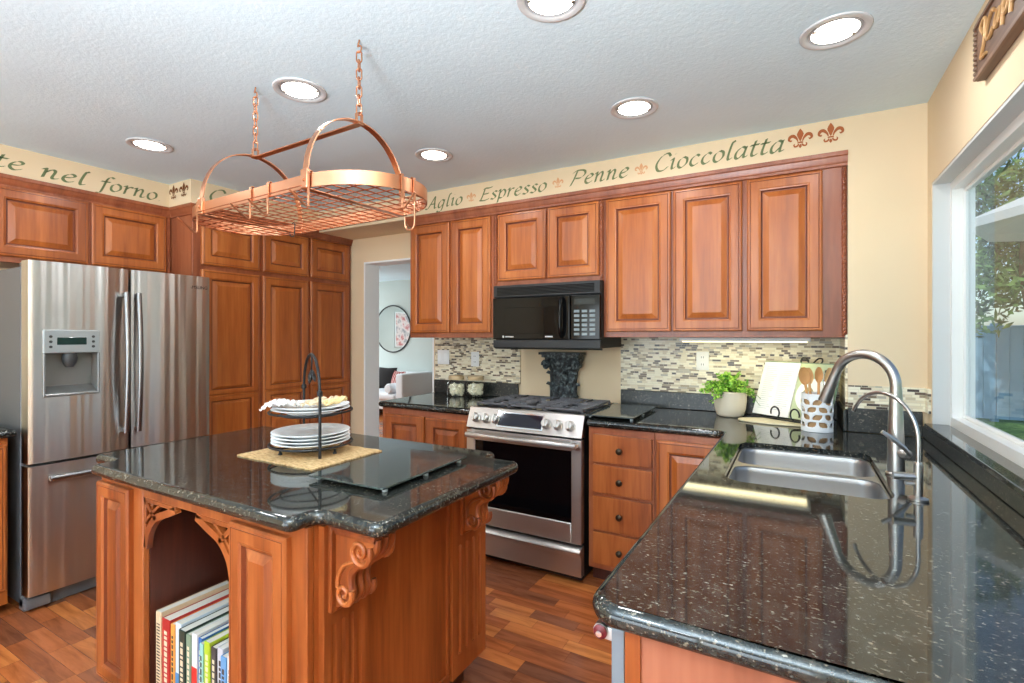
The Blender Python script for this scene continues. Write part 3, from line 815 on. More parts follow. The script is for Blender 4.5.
mb = MB(); mb.lathe([(.030, 0), (.034, -.03), (.028, -.055), (.018, -.075), (.0001, -.076)], ((a+b)/2, .02, d_+.002), 20); mb.build('nozzle', DGREY, ld)
# handles
def vhandle(x, par):
    mb = MB(); P = []
    for k in range(21):
        u = k/20; P.append((x, -.034-.022*math.sin(PI*u), .835+.785*u))
    rings = [[Vector(p)+Vector((.013*math.cos(q), .011*math.sin(q), 0)) for q in [2*PI*j/14 for j in range(14)]] for p in P]
    mb.loft(rings, True, True, True); h = mb.build('handle', NICKELD, par)
    mb = MB(); mb.bbox(x-.012, x+.012, -.036, -.002, .838, .862, .004, 1); mb.bbox(x-.012, x+.012, -.036, -.002, 1.595, 1.618, .004, 1); mb.build('handle_post', NICKELD, h)
vhandle(.405, ld); vhandle(.466, rd)
mb = MB(); P = [(.075+.742*k/20, -.034-.022*math.sin(PI*k/20), .660) for k in range(21)]
rings = [[Vector(p)+Vector((0, .011*math.cos(q), .013*math.sin(q))) for q in [2*PI*j/14 for j in range(14)]] for p in P]
mb.loft(rings, True, True, True); h = mb.build('handle', NICKELD, fd)
mb = MB(); mb.bbox(.08, .10, -.036, .0, .650, .670, .004, 1); mb.bbox(.792, .812, -.036, .0, .650, .670, .004, 1); mb.build('handle_post', NICKELD, h)
txt(rd, 'SAMSUNG', FW-.150, -.0125, 1.672, .028, DGREY, 'badge')

# ------------------------------------------------------------------ island
t = thing('kitchen_island', 'cherry kitchen island with carved corbels and an open book niche', 'kitchen island', (-1.68, 1.28, 0))
ox, oy = -1.68, 1.28
def L_(x): return x-ox
def M_(y): return y-oy
outl = [(-2.205, .815), (-1.10, .815), (-1.10, .897), (-.878, .897), (-.878, 1.625), (-1.035, 1.625), (-1.035, 1.712), (-2.18, 1.712), (-2.18, 1.625), (-2.385, 1.625), (-2.385, .897), (-2.205, .897)]
outl = [(L_(x), M_(y)) for x, y in outl]
mb = MB(); slab(mb, fillet(outl, [.03, .03, .025, .035, .035, .02, .03, .03, .02, .03, .03, .02]), .875, .915, .018)
mb.build('granite_top', GRAN, t)
BX0, BX1, BY0, BY1 = L_(-2.245), L_(-1.105), M_(.872), M_(1.70)
nx0, nx1 = L_(-1.945), L_(-1.425)
# carcass with an open niche
mb = MB()
mb.box(BX0, nx0, BY0+.02, BY1, .10, .874); mb.box(nx1, BX1, BY0+.02, BY1, .10, .874)
mb.box(nx0, nx1, M_(1.26), BY1, .10, .874); mb.box(nx0, nx1, BY0+.02, M_(1.26), .10, .135); mb.box(nx0, nx1, BY0+.02, M_(1.26), .862, .874)
mb.build('carcass', WOODI, t, 0)
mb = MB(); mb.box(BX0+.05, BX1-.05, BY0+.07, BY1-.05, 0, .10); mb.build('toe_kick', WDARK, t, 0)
# front face frame
mb = MB()
mb.bbox(BX0, nx0, BY0, BY0+.02, .10, .874, .002, 1); mb.bbox(nx1, BX1, BY0, BY0+.02, .10, .874, .002, 1); mb.bbox(nx0, nx1, BY0, BY0+.02, .824, .874, .002, 1); mb.bbox(nx0, nx1, BY0, BY0+.02, .10, .135, .002, 1)
mb.build('face_frame', WOODI, t)
door(t, BX0+.002, BX0+.236, .13, .842, BY0, 'door_panel', m=WOODI)
door(t, nx1+.004, BX1-.062, .13, .842, BY0, 'door_panel', m=WOODI)
# dark niche boards
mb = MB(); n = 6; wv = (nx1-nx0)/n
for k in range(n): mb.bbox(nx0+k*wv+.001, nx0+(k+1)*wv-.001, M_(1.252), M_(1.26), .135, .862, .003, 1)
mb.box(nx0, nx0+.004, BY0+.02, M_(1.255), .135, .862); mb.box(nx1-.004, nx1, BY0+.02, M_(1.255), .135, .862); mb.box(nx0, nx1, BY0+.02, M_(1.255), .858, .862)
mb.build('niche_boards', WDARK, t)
# fretwork brackets
def bracket(sx, x0):
    mb = MB(); y = BY0+.010; zt = .824; w, h = .200, .172
    def s(p, q=.013): mb.strap([(x0+sx*a, y, zt-b) for a, b in p], .018, q, (0, 1, 0))
    mb.bbox(min(x0, x0+sx*.016), max(x0, x0+sx*.016), y-.009, y+.009, zt-h, zt, .002, 1)
    mb.bbox(min(x0, x0+sx*w), max(x0, x0+sx*w), y-.009, y+.009, zt-.016, zt, .002, 1)
    s([(v.x, v.y) for v in crom([(.010, h, 0), (.030, .110, 0), (.075, .062, 0), (.14, .036, 0), (w, .012, 0)], 6)], .024)
    s([(.012, .012), (.045, .040), (.078, .064)], .015)
    s([(p.x, p.y) for p in crom([(.012, .085, 0), (.034, .062, 0), (.052, .046, 0)], 5)], .009)
    s([(p.x, p.y) for p in crom([(.105, .010, 0), (.078, .030, 0), (.052, .046, 0)], 5)], .009)
    mb.tube([(x0+sx*(.030+.011*math.cos(a)), y, zt-.028-.011*math.sin(a)) for a in [2*PI*k/12 for k in range(12)]], .0045, 6, True)
    mb.build('arch_bracket', WOODI, t)
bracket(1, nx0); bracket(-1, nx1)
# right side: centre panel, pilasters, corbels
FX = BX1
mb = MB(); mb.bbox(FX-.004, FX+.014, M_(1.075), M_(1.475), .12, .150, .002, 1); mb.bbox(FX-.004, FX+.006, M_(1.075), M_(1.475), .15, .872, .002, 1); mb.bbox(FX, FX+.014, M_(1.458), M_(1.475), .15, .872, .002, 1); mb.bbox(FX, FX+.014, M_(1.06), M_(1.475), .845, .872, .002, 1)
mb.build('side_panel', WOODI, t)
def pilaster(y0, y1):
    mb = MB(); d0, d1 = FX-.002, FX+.022; pts = [(d0, y0), (d1, y0)]
    n = 4; w = (y1-y0)
    for k in range(n):
        c_ = y0+w*(.2+.6*(k)/(n-1)); hw = .009
        pts += [(d1, c_-hw), (d1-.009, c_-hw*.6), (d1-.011, c_), (d1-.009, c_+hw*.6), (d1, c_+hw)]
    pts += [(d1, y1), (d0, y1)]
    mb.prism(pts, .20, .60, 'z'); mb.box(d0, d1, y0, y1, .12, .20); mb.box(d0, d1, y0, y1, .60, .872)
    mb.build('fluted_pilaster', WOODI, t, 0)
def corbel(yc, zt=.872):
    x0 = FX+.022; w = .036
    mb = MB()
    front = crom([(.150, 0, 0), (.152, -.022, 0), (.146, -.045, 0), (.122, -.072, 0), (.085, -.098, 0), (.062, -.122, 0), (.060, -.150, 0), (.066, -.178, 0), (.050, -.205, 0), (.015, -.222, 0)], 4)
    poly = [(x0, zt)]+[(x0+p.x, zt+p.y) for p in front]+[(x0, zt-.225)]
    mb.prism([(a, b) for a, b in poly], yc-w, yc+w, 'y'); cb = mb.build('corbel', WOODI, t, 40)
    mb = MB(); mb.bbox(x0-.002, x0+.012, yc-w-.016, yc+w+.016, zt-.235, zt, .003, 1)
    mb.bbox(x0, x0+.164, yc-w-.012, yc+w+.012, zt-.014, zt+.001, .004, 2); mb.bbox(x0, x0+.156, yc-w-.006, yc+w+.006, zt-.026, zt-.012, .004, 2); mb.build('backplate', WOODI, cb)
    for sy in (-1, 1):
        mb = MB(); y = yc+sy*(w+.003)
        for cx, cz, R0, n, sg in ((.105, -.056, .036, 30, 1), (.046, -.178, .029, 26, 1)):
            sp = [(x0+cx+(R0*(1-k/n)+.003)*math.cos(.5-k*.36), y, zt+cz+(R0*(1-k/n)+.003)*math.sin(.5-k*.36)) for k in range(n)]
            mb.tube(sp, [.0085*(1-.5*k/n) for k in range(n)], 8)
        mb.tube(crom([(x0+.085, y, zt-.085), (x0+.045, y, zt-.105), (x0+.026, y, zt-.135), (x0+.022, y, zt-.165)], 5), .006, 8)
        mb.build('volute', WOODI, cb)
    mb = MB()
    for k in range(3):
        yy = yc+(k-1)*.026
        mb.tube([(x0+p.x+.001, yy, zt+p.y) for p in front[3:-3]], [.0125*(1-.35*abs(i/(len(front)-7)-.4)) for i in range(len(front)-6)], 8)
    mb.build('acanthus', WOODI, cb)
pilaster(M_(.908), M_(1.062)); pilaster(M_(1.478), M_(1.700))
corbel(M_(.972)); corbel(M_(1.575))

# ------------------------------------------------------------------ books in the island niche
def paper_edge(col): return mat('page_block_%d' % col[0], col, .8)
PAGES = mat('book_pages', (226, 222, 212), .85)
BK = [('cream', (214, 190, 156), 0.0316, 0.3, 'tall cream cookbook with a speckled spine at the niche end'), ('red', (166, 38, 36), 0.0452, 0.284, 'thick red hardback cookbook with a pale spine title'),
      ('orange', (214, 150, 70), 0.0226, 0.276, 'narrow orange cookbook beside the thick red one'), ('ice', (206, 222, 236), 0.0339, 0.286, 'pale icy blue cookbook with a deeper blue foot'),
      ('darkgreen', (34, 52, 44), 0.0362, 0.278, 'dark green cookbook with white spine lettering'), ('sage', (118, 140, 118), 0.0249, 0.272, 'sage green cookbook right of the dark green one'),
      ('whitered', (222, 224, 226), 0.0294, 0.282, 'white cookbook with a red spine stripe'), ('blue', (46, 96, 160), 0.0203, 0.274, 'slim royal blue cookbook before the teal one'),
      ('teal', (150, 202, 196), 0.0181, 0.268, 'slim pale teal cookbook before the lime one'), ('lime', (168, 190, 44), 0.0294, 0.28, 'bright lime green cookbook'),
      ('charcoal', (62, 58, 58), 0.0271, 0.27, 'charcoal cookbook right of the lime green one'), ('silver', (190, 192, 200), 0.0294, 0.276, 'silver grey paperback among the shortest books'),
      ('sky', (96, 148, 196), 0.0271, 0.264, 'sky blue book second from the door panel'), ('white', (232, 232, 230), 0.0271, 0.27, 'white book against the door panel at the row end')]
xx = -1.905
for i, (nm_, col, th, hh, lab) in enumerate(BK):
    yb_ = .896+.003*((i*5) % 4); dep = .245-.004*(i % 5)
    b = thing('book', lab, 'book', (xx+th/2, yb_, .136), 0, 'cookbooks in the island niche')
    m = mat('book_cover_'+nm_, col, .45)
    mb = MB(); mb.box(-th/2, -th/2+.0018, 0, dep, 0, hh); mb.box(th/2-.0018, th/2, 0, dep, 0, hh); mb.bbox(-th/2, th/2, -.003, .0015, 0, hh, .0015, 1); mb.build('cover', m, b, 0)
    MB().box(-th/2+.0018, th/2-.0018, .0015, dep-.003, .003, hh-.002).build('pages', PAGES, b, 0)
    lt = sum(col) > 420
    mm = mat('spine_print_dark', (60, 50, 46), .6) if lt else mat('spine_print_pale', (226, 210, 180), .6)
    if nm_ == 'whitered': mm = mat('spine_red', (200, 44, 40), .5)
    if nm_ == 'ice': mm = mat('spine_blue', (70, 130, 180), .5)
    mb = MB(); z = hh*.86
    if nm_ == 'cream':
        for k in range(24): mb.box(-th*.32, th*.32, -.0036, -.003, hh*(.05+.035*k), hh*(.05+.035*k)+.004)
    elif nm_ in ('whitered', 'ice'): mb.box(-th*.5, th*.5, -.0036, -.003, .0, hh*(.62 if nm_ == 'whitered' else .42))
    else:
        while z > hh*.3:
            l = random.uniform(.008, .02); mb.box(-th*.2, th*.2, -.0036, -.003, z-l, z); z -= l+.006
    mb.build('spine_print', mm, b, 0)
    xx += th+.0025

# ------------------------------------------------------------------ hanging pot rack
RC = Vector((-1.688, 1.312, 1.852)); RZ = math.radians(-2.5)
t = thing('pot_rack', 'oval copper pot rack hanging on two chains over the island', 'pot rack', RC, RZ)
hx, hy, ex = .323, .218, .255     # half straight length, half width, rounded end length
def rim(k, n=72, sc=1.):
    a = 2*PI*k/n; x = ex*math.cos(a); y = hy*math.sin(a)
    return ((x+(hx if x > 1e-6 else -hx if x < -1e-6 else 0))*sc, y*sc)
oval = []
for k in range(25): a = -PI/2+PI*k/24; oval.append((hx+ex*math.cos(a), hy*math.sin(a)))
for k in range(25): a = PI/2+PI*k/24; oval.append((-hx+ex*math.cos(a), hy*math.sin(a)))
mb = MB(); mb.strap([(x, y, .0225) for x, y in oval], .045, .005, (0, 0, 1), True); mb.build('oval_band', COPPER, t, 50)
mb = MB(); sp = .047
for k in range(-13, 14):
    x = k*sp
    if abs(x) >= hx+ex-.01: continue
    q = max(0, abs(x)-hx); y = hy*math.sqrt(max(0, 1-(q/ex)**2))
    mb.tube([(x, -y, .001), (x, y, .001)], .0022, 6)
for k in range(-5, 6):
    y = k*sp
    q = ex*math.sqrt(max(0, 1-(y/hy)**2)); mb.tube([(-hx-q, y, .005), (hx+q, y, .005)], .0022, 6)
mb.build('wire_grid', COPPERD, t)
for sx in (-1, 1):
    mb = MB(); pts = []
    for k in range(25):
        a = PI*k/24; pts.append((sx*hx, -hy*math.cos(a)*1.01, .02+.270*math.sin(a)**.86))
    mb.strap(pts, .026, .004, (1, 0, 0)); mb.build('arch_strap', COPPER, t, 50)
    mb = MB(); mb.strap([(sx*hx, -hy, -.001), (sx*hx, hy, -.001)], .026, .003, (1, 0, 0)); mb.build('cross_strap', COPPER, t)
    for sy in (-1, 1):
        mb = MB(); mb.bbox(sx*hx-.017, sx*hx+.017, sy*hy*1.0-.006 if sy > 0 else sy*hy-.009, sy*hy+.009 if sy > 0 else sy*hy+.006, -.001, .062, .002, 1)
        mb.lathe([(.006, 0), (.005, -.004), (.0001, -.005)], (sx*hx, sy*hy-.009, .026), 12, 'y'); mb.build('rivet_plate', COPPER, t)
mb = MB(); mb.strap([(-hx-.01, 0, .285), (hx+.01, 0, .285)], .026, .004, (0, 1, 0)); mb.build('top_bar', COPPER, t)
def link(mb, c_, L, w, r, rot):
    P = []
    for k in range(20):
        a = 2*PI*k/20; x = w*math.cos(a); z = (L/2-w)*(1 if math.sin(a) > 0 else -1)+w*math.sin(a)
        P.append(Vector(c_)+Vector((x*math.cos(rot), x*math.sin(rot), z)))
    mb.tube(P, r, 8, True)
for sx in (-1, 1):
    mb = MB(); zt = 2.44-RC.z; z0 = .291
    mb.strap([(sx*hx, -.012, z0-.004), (sx*hx, -.012, z0+.03), (sx*hx, 0, z0+.036), (sx*hx, .012, z0+.03), (sx*hx, .012, z0-.004)], .012, .003, (1, 0, 0))
    n = 7; z1 = zt-.045; stp = (z1-(z0+.032))/n
    for k in range(n): link(mb, (sx*hx, 0, z0+.032+stp*(k+.5)), stp*1.32, .0085 if k % 2 else .0095, .0027, .5 + (PI/2 if k % 2 else 0))
    P = [(sx*hx+.012*math.sin(a), 0, z1+.012-.012*math.cos(a)) for a in [-.9+ (PI+1.5)*k/14 for k in range(15)]]
    mb.tube(P+[(sx*hx, 0, zt-.004), (sx*hx, 0, zt)], .003, 8)
    mb.build('chain', COPPER, t)
def w2(x, y, z=0):
    return RC+Matrix.Rotation(RZ, 3, 'Z') @ Vector((x, y, z))
def pothook(x, y, nrm, label, drop=.075, m=COPPER):
    """flat clip over the band with a v-shaped hook below"""
    p = w2(x, y, 0); ang = math.atan2(nrm[1], nrm[0])+RZ+PI/2
    o = thing('pot_hook', label, 'hook', p, ang, 'copper pot hooks on the rack')
    mb = MB(); mb.strap([(0, .0075, .020), (0, .0075, .050), (0, .004, .053), (0, -.002, .053), (0, -.0065, .050), (0, -.0065, -.005), (0, -.0065, -.03)], .010, .0022, (1, 0, 0)); mb.build('clip', m, o)
    mb = MB(); mb.tube([(0, -.0065, -.028), (0, -.0065, -drop*.75), (0, -.010, -drop*.84), (0, -.018, -drop*.82), (0, -.078, -drop*.30)], .0034, 8); mb.build('prong', m, o)
pothook(.02, -hy, (0, -1), 'copper pot hook on the rack side, further from the rivet plate')
pothook(.125, -hy, (0, -1), 'copper pot hook midway along the straight rack side')
pothook(.345, -hy*.998, (0, -1), 'copper pot hook right beside the front rivet plate')
pothook(-.345, -hy*.998, (0, -1), 'copper pot hook at the end of the rack near the fridge', .085)
def onend(a): return (hx+ex*math.cos(a), hy*math.sin(a)), (math.cos(a)/ex, math.sin(a)/hy)
pp, nn = onend(-.20); pothook(pp[0], pp[1], nn, 'copper pot hook on the rounded rack end above the lettering')
pp, nn = onend(.03)
p = w2(pp[0], pp[1], 0); o = thing('pot_hook', 'large copper pot hook dangling below the rounded rack end', 'hook', p, math.atan2(nn[1], nn[0])+RZ+PI/2, 'copper pot hooks on the rack')
mb = MB(); mb.strap([(0, .0075, .020), (0, .0075, .050), (0, .003, .053), (0, -.0065, .050), (0, -.0065, -.03)], .010, .0022, (1, 0, 0)); mb.build('clip', COPPER, o)
mb = MB(); mb.tube([(0, -.0065, -.028), (0, -.0065, -.10)]+[(.0, -.0065+.021-.021*math.cos(a), -.10-.021*math.sin(a)) for a in [PI*k/10 for k in range(1, 10)]]+[(0, .0355, -.10), (0, .0355, -.075)], .0028, 8); mb.build('prong', COPPER, o)
p = w2(-.19, .09, .0); o = thing('pot_hook', 'small dark pot hook hanging under the rack grid', 'hook', p, .4, 'copper pot hooks on the rack')
mb = MB(); mb.tube([(-.006, 0, .006), (0, 0, .010), (.006, 0, .006), (.004, 0, -.04)]+[(.004-.010+.010*math.cos(a), 0, -.04-.010*math.sin(a)) for a in [PI*k/8 for k in range(1, 9)]]+[(-.016, 0, -.028)], .0022, 8); mb.build('prong', IRON, o)

# ------------------------------------------------------------------ recessed ceiling lamps
LP = [(.121, 2.077, 'recessed ceiling lamp nearest the window'), (-.655, 2.316, 'recessed ceiling lamp before the range wall, above Penne'), (-1.848, 2.338, 'recessed ceiling lamp right of the pot rack end'),
      (-1.865, 1.436, 'recessed ceiling lamp between the two rack chains'), (-3.129, 1.437, 'recessed ceiling lamp in front of the fridge soffit'), (-.672, 1.44, 'recessed ceiling lamp cut by the top of the picture')]
def can(x, y, label):
    t = thing('ceiling_lamp', label, 'ceiling lamp', (x, y, 2.44), 0, 'recessed ceiling lamps')
    MB().lathe([(.110, -.001), (.108, -.006), (.102, -.008), (.088, -.006), (.082, .0)], (0, 0, 0), 40, cap0=False, cap1=False).build('trim_ring', mat('lamp_trim', (206, 208, 210), .4), t)
    MB().lathe([(.0001, -.003), (.073, -.003), (.073, -.0015), (.0001, -.0015)], (0, 0, 0), 40).build('diffuser', LED, t)
    MB().lathe([(.0735, -.0035), (.078, -.0015), (.083, -.004), (.083, -.0005), (.0735, -.0005)], (0, 0, 0), 40, cap0=False, cap1=False).build('reflector_ring', mat('lamp_reflector', (176, 178, 182), .4), t)
    mb = MB()
    for a in (.6, 3.6): mb.bbox(.07*math.cos(a)-.006, .07*math.cos(a)+.006, .07*math.sin(a)-.006, .07*math.sin(a)+.006, -.0065, -.0026, .002, 1)
    mb.build('spring_clip', NICKEL, t)
    L = bpy.data.lights.new('downlight', 'AREA'); L.shape = 'DISK'; L.size = .13; L.energy = 4.5; L.color = (.94, .97, 1)
    o = bpy.data.objects.new('downlight', L); C.objects.link(o); o.parent = t; o.location = (0, 0, -.012)
for x, y, lab in LP: can(x, y, lab)
# unseen downlights without fittings, added behind the camera to brighten the room
for x, y in ((-.67, -.5), (-2.4, -.5), (-3.2, .4), (-.67, -1.8), (-2.4, -1.8)):
    L = bpy.data.lights.new('downlight', 'AREA'); L.shape = 'DISK'; L.size = .16; L.energy = 5; L.color = (.94, .97, 1)
    o = bpy.data.objects.new('downlight', L); C.objects.link(o); o.location = (x, y, 2.43)

# ------------------------------------------------------------------ painted lettering
GL = {
 'a': (.95, [[(.75, .85), (.48, 1.0), (.14, .62), (.12, .15), (.35, 0), (.70, .45)], [(.78, 1.0), (.70, .3), (.76, .04), (.98, .14)]]),
 'c': (.80, [[(.72, .84), (.5, 1.0), (.16, .68), (.12, .25), (.36, 0), (.72, .2)]]),
 'e': (.80, [[(.13, .48), (.52, .58), (.70, .82), (.48, 1.0), (.16, .68), (.12, .25), (.38, 0), (.74, .2)]]),
 'f': (.70, [[(.92, 1.52), (.66, 1.62), (.44, 1.25), (.34, .3), (.22, -.42), (-.10, -.52)], [(.08, .95), (.72, .98)]]),
 'g': (.95, [[(.75, .85), (.48, 1.0), (.14, .62), (.12, .15), (.35, 0), (.70, .45)], [(.78, 1.0), (.70, .2), (.58, -.42), (.26, -.58), (0, -.42)]]),
 'i': (.50, [[(.02, .84), (.22, 1.0), (.2, .3), (.27, .03), (.5, .16)], [(.27, 1.38), (.33, 1.43)]]),
 'l': (.52, [[(.46, 1.56), (.34, 1.66), (.24, 1.2), (.18, .35), (.26, .03), (.5, .16)]]),
 'n': (.98, [[(0, .84), (.18, 1.0), (.15, 0)], [(.16, .5), (.5, 1.0), (.68, .82), (.62, .2), (.72, .02), (.98, .16)]]),
 'o': (.86, [[(.45, 1.0), (.13, .7), (.12, .2), (.4, 0), (.74, .35), (.72, .8), (.45, 1.0)]]),
 'p': (.92, [[(0, .84), (.2, 1.0), (.12, -.52)], [(.16, .5), (.5, 1.0), (.80, .75), (.72, .2), (.42, 0), (.18, .12)]]),
 'r': (.70, [[(0, .84), (.2, 1.0), (.16, 0)], [(.17, .5), (.45, .95), (.72, .92)]]),
 's': (.72, [[(.66, .88), (.42, 1.0), (.2, .78), (.42, .52), (.6, .28), (.4, .02), (.06, .12)]]),
 't': (.62, [[(.32, 1.36), (.2, .3), (.32, .02), (.62, .16)], [(0, .97), (.62, 1.0)]]),
 'u': (.98, [[(.02, .84), (.2, 1.0), (.17, .25), (.36, .02), (.72, .5)], [(.76, 1.0), (.69, .2), (.78, .03), (.98, .16)]]),
 'A': (1.30, [[(-.2, .1), (.12, .06), (.5, .8), (.86, 1.62)], [(.86, 1.62), (.95, .5), (1.05, .03), (1.28, .12)], [(.34, .6), (1.0, .62)]]),
 'C': (1.15, [[(1.18, 1.3), (.9, 1.62), (.4, 1.35), (.12, .65), (.36, .05), (.8, .02), (1.12, .32)]]),
 'E': (1.05, [[(.32, 1.5), (.2, .7), (.05, .02)], [(.12, 1.38), (.35, 1.54), (.75, 1.50), (1.14, 1.58)], [(.2, .80), (.86, .84)], [(-.08, .1), (.2, .02), (.6, .02), (1.02, .16)]]),
 'P': (1.10, [[(.36, 1.5), (.2, .7), (-.02, -.02)], [(-.02, 1.36), (.35, 1.58), (.98, 1.5), (1.14, 1.12), (.82, .74), (.3, .74)]]),
 '.': (.35, [[(.1, .04), (.17, .09)]]), ' ': (.8, [])}
def lettering(mb, s, place, width, xh, nib=.15, shear=.20, th=.0, relief=False):
    """broad-nib strokes; place(u, v) -> point on the surface; the word is fitted to the given width"""
    adv = []; x = 0
    for ch in s: adv.append(x); x += GL[ch][0]+.10
    x -= .10; k = width/x
    na = math.radians(38)
    for ch, x0 in zip(s, adv):
        for st in GL[ch][1]:
            P = crom([(p[0], p[1], 0) for p in st], 7)
            if relief:
                mb.tube([place((x0+p.x+shear*p.y)*k, p.y*xh) for p in P], relief, 7); continue
            dx, dy = nib*.5*math.cos(na), nib*.5*math.sin(na)
            A = []; B = []
            for i, p in enumerate(P):
                a = P[max(i-1, 0)]; b = P[min(i+1, len(P)-1)]; d = (b-a); d = d.normalized() if d.length else Vector((1, 0, 0))
                n = Vector((-d.y, d.x, 0)); mn = .028
                qx, qy = dx+n.x*mn*(1 if n.x*dx+n.y*dy >= 0 else -1), dy+n.y*mn*(1 if n.x*dx+n.y*dy >= 0 else -1)
                A.append(place((x0+p.x+qx+shear*(p.y+qy))*k, (p.y+qy)*xh)); B.append(place((x0+p.x-qx+shear*(p.y-qy))*k, (p.y-qy)*xh))
            va = [mb.bm.verts.new(q) for q in A]; vb = [mb.bm.verts.new(q) for q in B]
            for i in range(len(va)-1): mb.face((va[i], va[i+1], vb[i+1], vb[i]))
def word(s, x0, x1, z, xh, label, face='back', y=None, m=GREENP, nib=.15):
    if face == 'back': o3 = Vector((x0, 2.9185, z)); f = lambda u, v: Vector((u, 0, v))
    else: o3 = Vector((y, x0, z)); f = lambda u, v: Vector((0, u, v))
    mb = MB(); lettering(mb, s, f, x1-x0, xh, nib)
    o = mb.build('wall_lettering', m, None, 0, o3); tag(o, label, 'wall lettering', 'green italic words on the soffit'); return o
word('Aglio', -2.375, -2.06, 2.312, .054, 'green italic word Aglio painted on the soffit')
word('Espresso', -1.905, -1.40, 2.312, .054, 'green italic word Espresso painted on the soffit')
word('Penne', -1.228, -.865, 2.318, .056, 'green italic word Penne painted on the soffit')
word('Cioccolatta', -.712, -.055, 2.322, .058, 'green italic word Cioccolatta painted on the soffit')
word('te', .985, 1.11, 2.312, .054, 'green italic letters te on the soffit at the picture edge', 'left', -3.8285)
word('nel', 1.185, 1.40, 2.306, .054, 'green italic word nel painted above the fridge', 'left', -3.8285)
word('forno.', 1.465, 1.83, 2.308, .054, 'green italic word forno with a full stop above the fridge', 'left', -3.8285)
word('C', 1.99, 2.09, 2.318, .060, 'green letter half hidden behind the pot rack band', 'left', -3.5535)
def fleur(c_, s_, label, m, face='x', group='stencilled fleurs-de-lis'):
    """fleur-de-lis, s_ = height"""
    mb = MB()
    def pl(u, v): return Vector((u*s_, 0, v*s_))
    def blob(pts):
        vs = [mb.bm.verts.new(pl(*p)) for p in pts]; mb.face(vs)
    def ribbon(path, ws):
        P = crom([(a, b, 0) for a, b in path], 6); n = len(P); A = []; B = []
        for i, p in enumerate(P):
            d = (P[min(i+1, n-1)]-P[max(i-1, 0)]).normalized(); nn = Vector((-d.y, d.x, 0)); u = i/(n-1)*(len(ws)-1); k = min(int(u), len(ws)-2); w = ws[k]+(ws[k+1]-ws[k])*(u-k)
            A.append(mb.bm.verts.new(pl(p.x+nn.x*w, p.y+nn.y*w))); B.append(mb.bm.verts.new(pl(p.x-nn.x*w, p.y-nn.y*w)))
        for i in range(n-1): mb.face((A[i], A[i+1], B[i+1], B[i]))
    blob([(0, .62)]+[(.05, .55), (.11, .45), (.155, .34), (.14, .24), (.09, .14), (.05, .02), (0, -.06), (-.05, .02), (-.09, .14), (-.14, .24), (-.155, .34), (-.11, .45), (-.05, .55)])
    for q in (-1, 1):
        ribbon([(q*.10, -.06), (q*.17, .12), (q*.32, .27), (q*.46, .24), (q*.52, .10), (q*.43, .02), (q*.38, .08)], [.02, .05, .085, .08, .055, .04, .01])
        ribbon([(q*.07, -.18), (q*.14, -.28), (q*.25, -.30), (q*.29, -.20), (q*.24, -.15)], [.03, .045, .04, .03, .01])
    ribbon([(-.13, -.12), (0, -.10), (.13, -.12)], [.035, .04, .035])
    blob([(0, -.18), (.05, -.24), (.07, -.32), (0, -.42), (-.07, -.32), (-.05, -.24)])
    o = mb.build('fleur_stencil', m, None, 0, c_)
    tag(o, label, 'wall stencil', group); return o
fleur((.022, 2.9182, 2.364), .096, 'rust fleur-de-lis stencil directly after Cioccolatta', RUSTP)
fleur((.152, 2.9182, 2.366), .096, 'rust fleur-de-lis stencil last on the soffit, toward the window', RUSTP)
fleur((-3.770, 1.8782, 2.368), .098, 'brown fleur-de-lis stencil in the soffit corner beside forno', BROWNP)
fleur((-3.640, 1.8782, 2.368), .098, 'brown fleur-de-lis stencil at the soffit edge toward the pot rack', BROWNP)
for x, lab in ((-1.978, 'small pale fleur stencil between Aglio and Espresso'), (-1.314, 'small pale fleur stencil between Espresso and Penne'), (-.783, 'small pale fleur stencil between Penne and Cioccolatta')):
    fleur((x, 2.9182, 2.345), .066, lab, RUSTL, group='small fleurs between the words')

# carved sign on the window wall
t = thing('wooden_sign', 'carved brown wooden sign with gilt script above the window', 'sign', (.523, 1.62, 2.27))
mb = MB(); P = [(.50, -.088)]
prof = [(-.52, -.088), (.49, -.088), (.50, -.07), (.49, -.05), (.505, -.03), (.49, -.008), (.50, .01), (.49, .03), (.505, .05), (.49, .07), (.49, .088), (-.52, .088)]
mb.prism(prof, -.022, 0, 'x'); mb.build('board', SIGNW, t, 0)
mb = MB()
for a, b, c_, d_ in ((-.52, .485, -.088, -.074), (-.52, .485, .076, .088)): mb.bbox(-.030, -.018, a, b, c_, d_, .003, 2)
for k in range(11): mb.bbox(-.030, -.018, .482, .500, -.085+.0158*k, -.072+.0158*k, .005, 2)
mb.build('carved_edge', SIGNW, t)
mb = MB(); lettering(mb, 'Cappuccino', lambda u, v: Vector((-.026, .395-u, -.014+v)), .60, .040, relief=.0048, shear=.15)
mb.tube([Vector((-.026, q.x, q.y)) for q in crom([(.405, .02, 0), (.43, .055, 0), (.39, .062, 0), (.40, .0, 0), (.43, -.040, 0), (.385, -.045, 0)], 6)], .005, 7)
mb.build('lettering', GOLD, t)

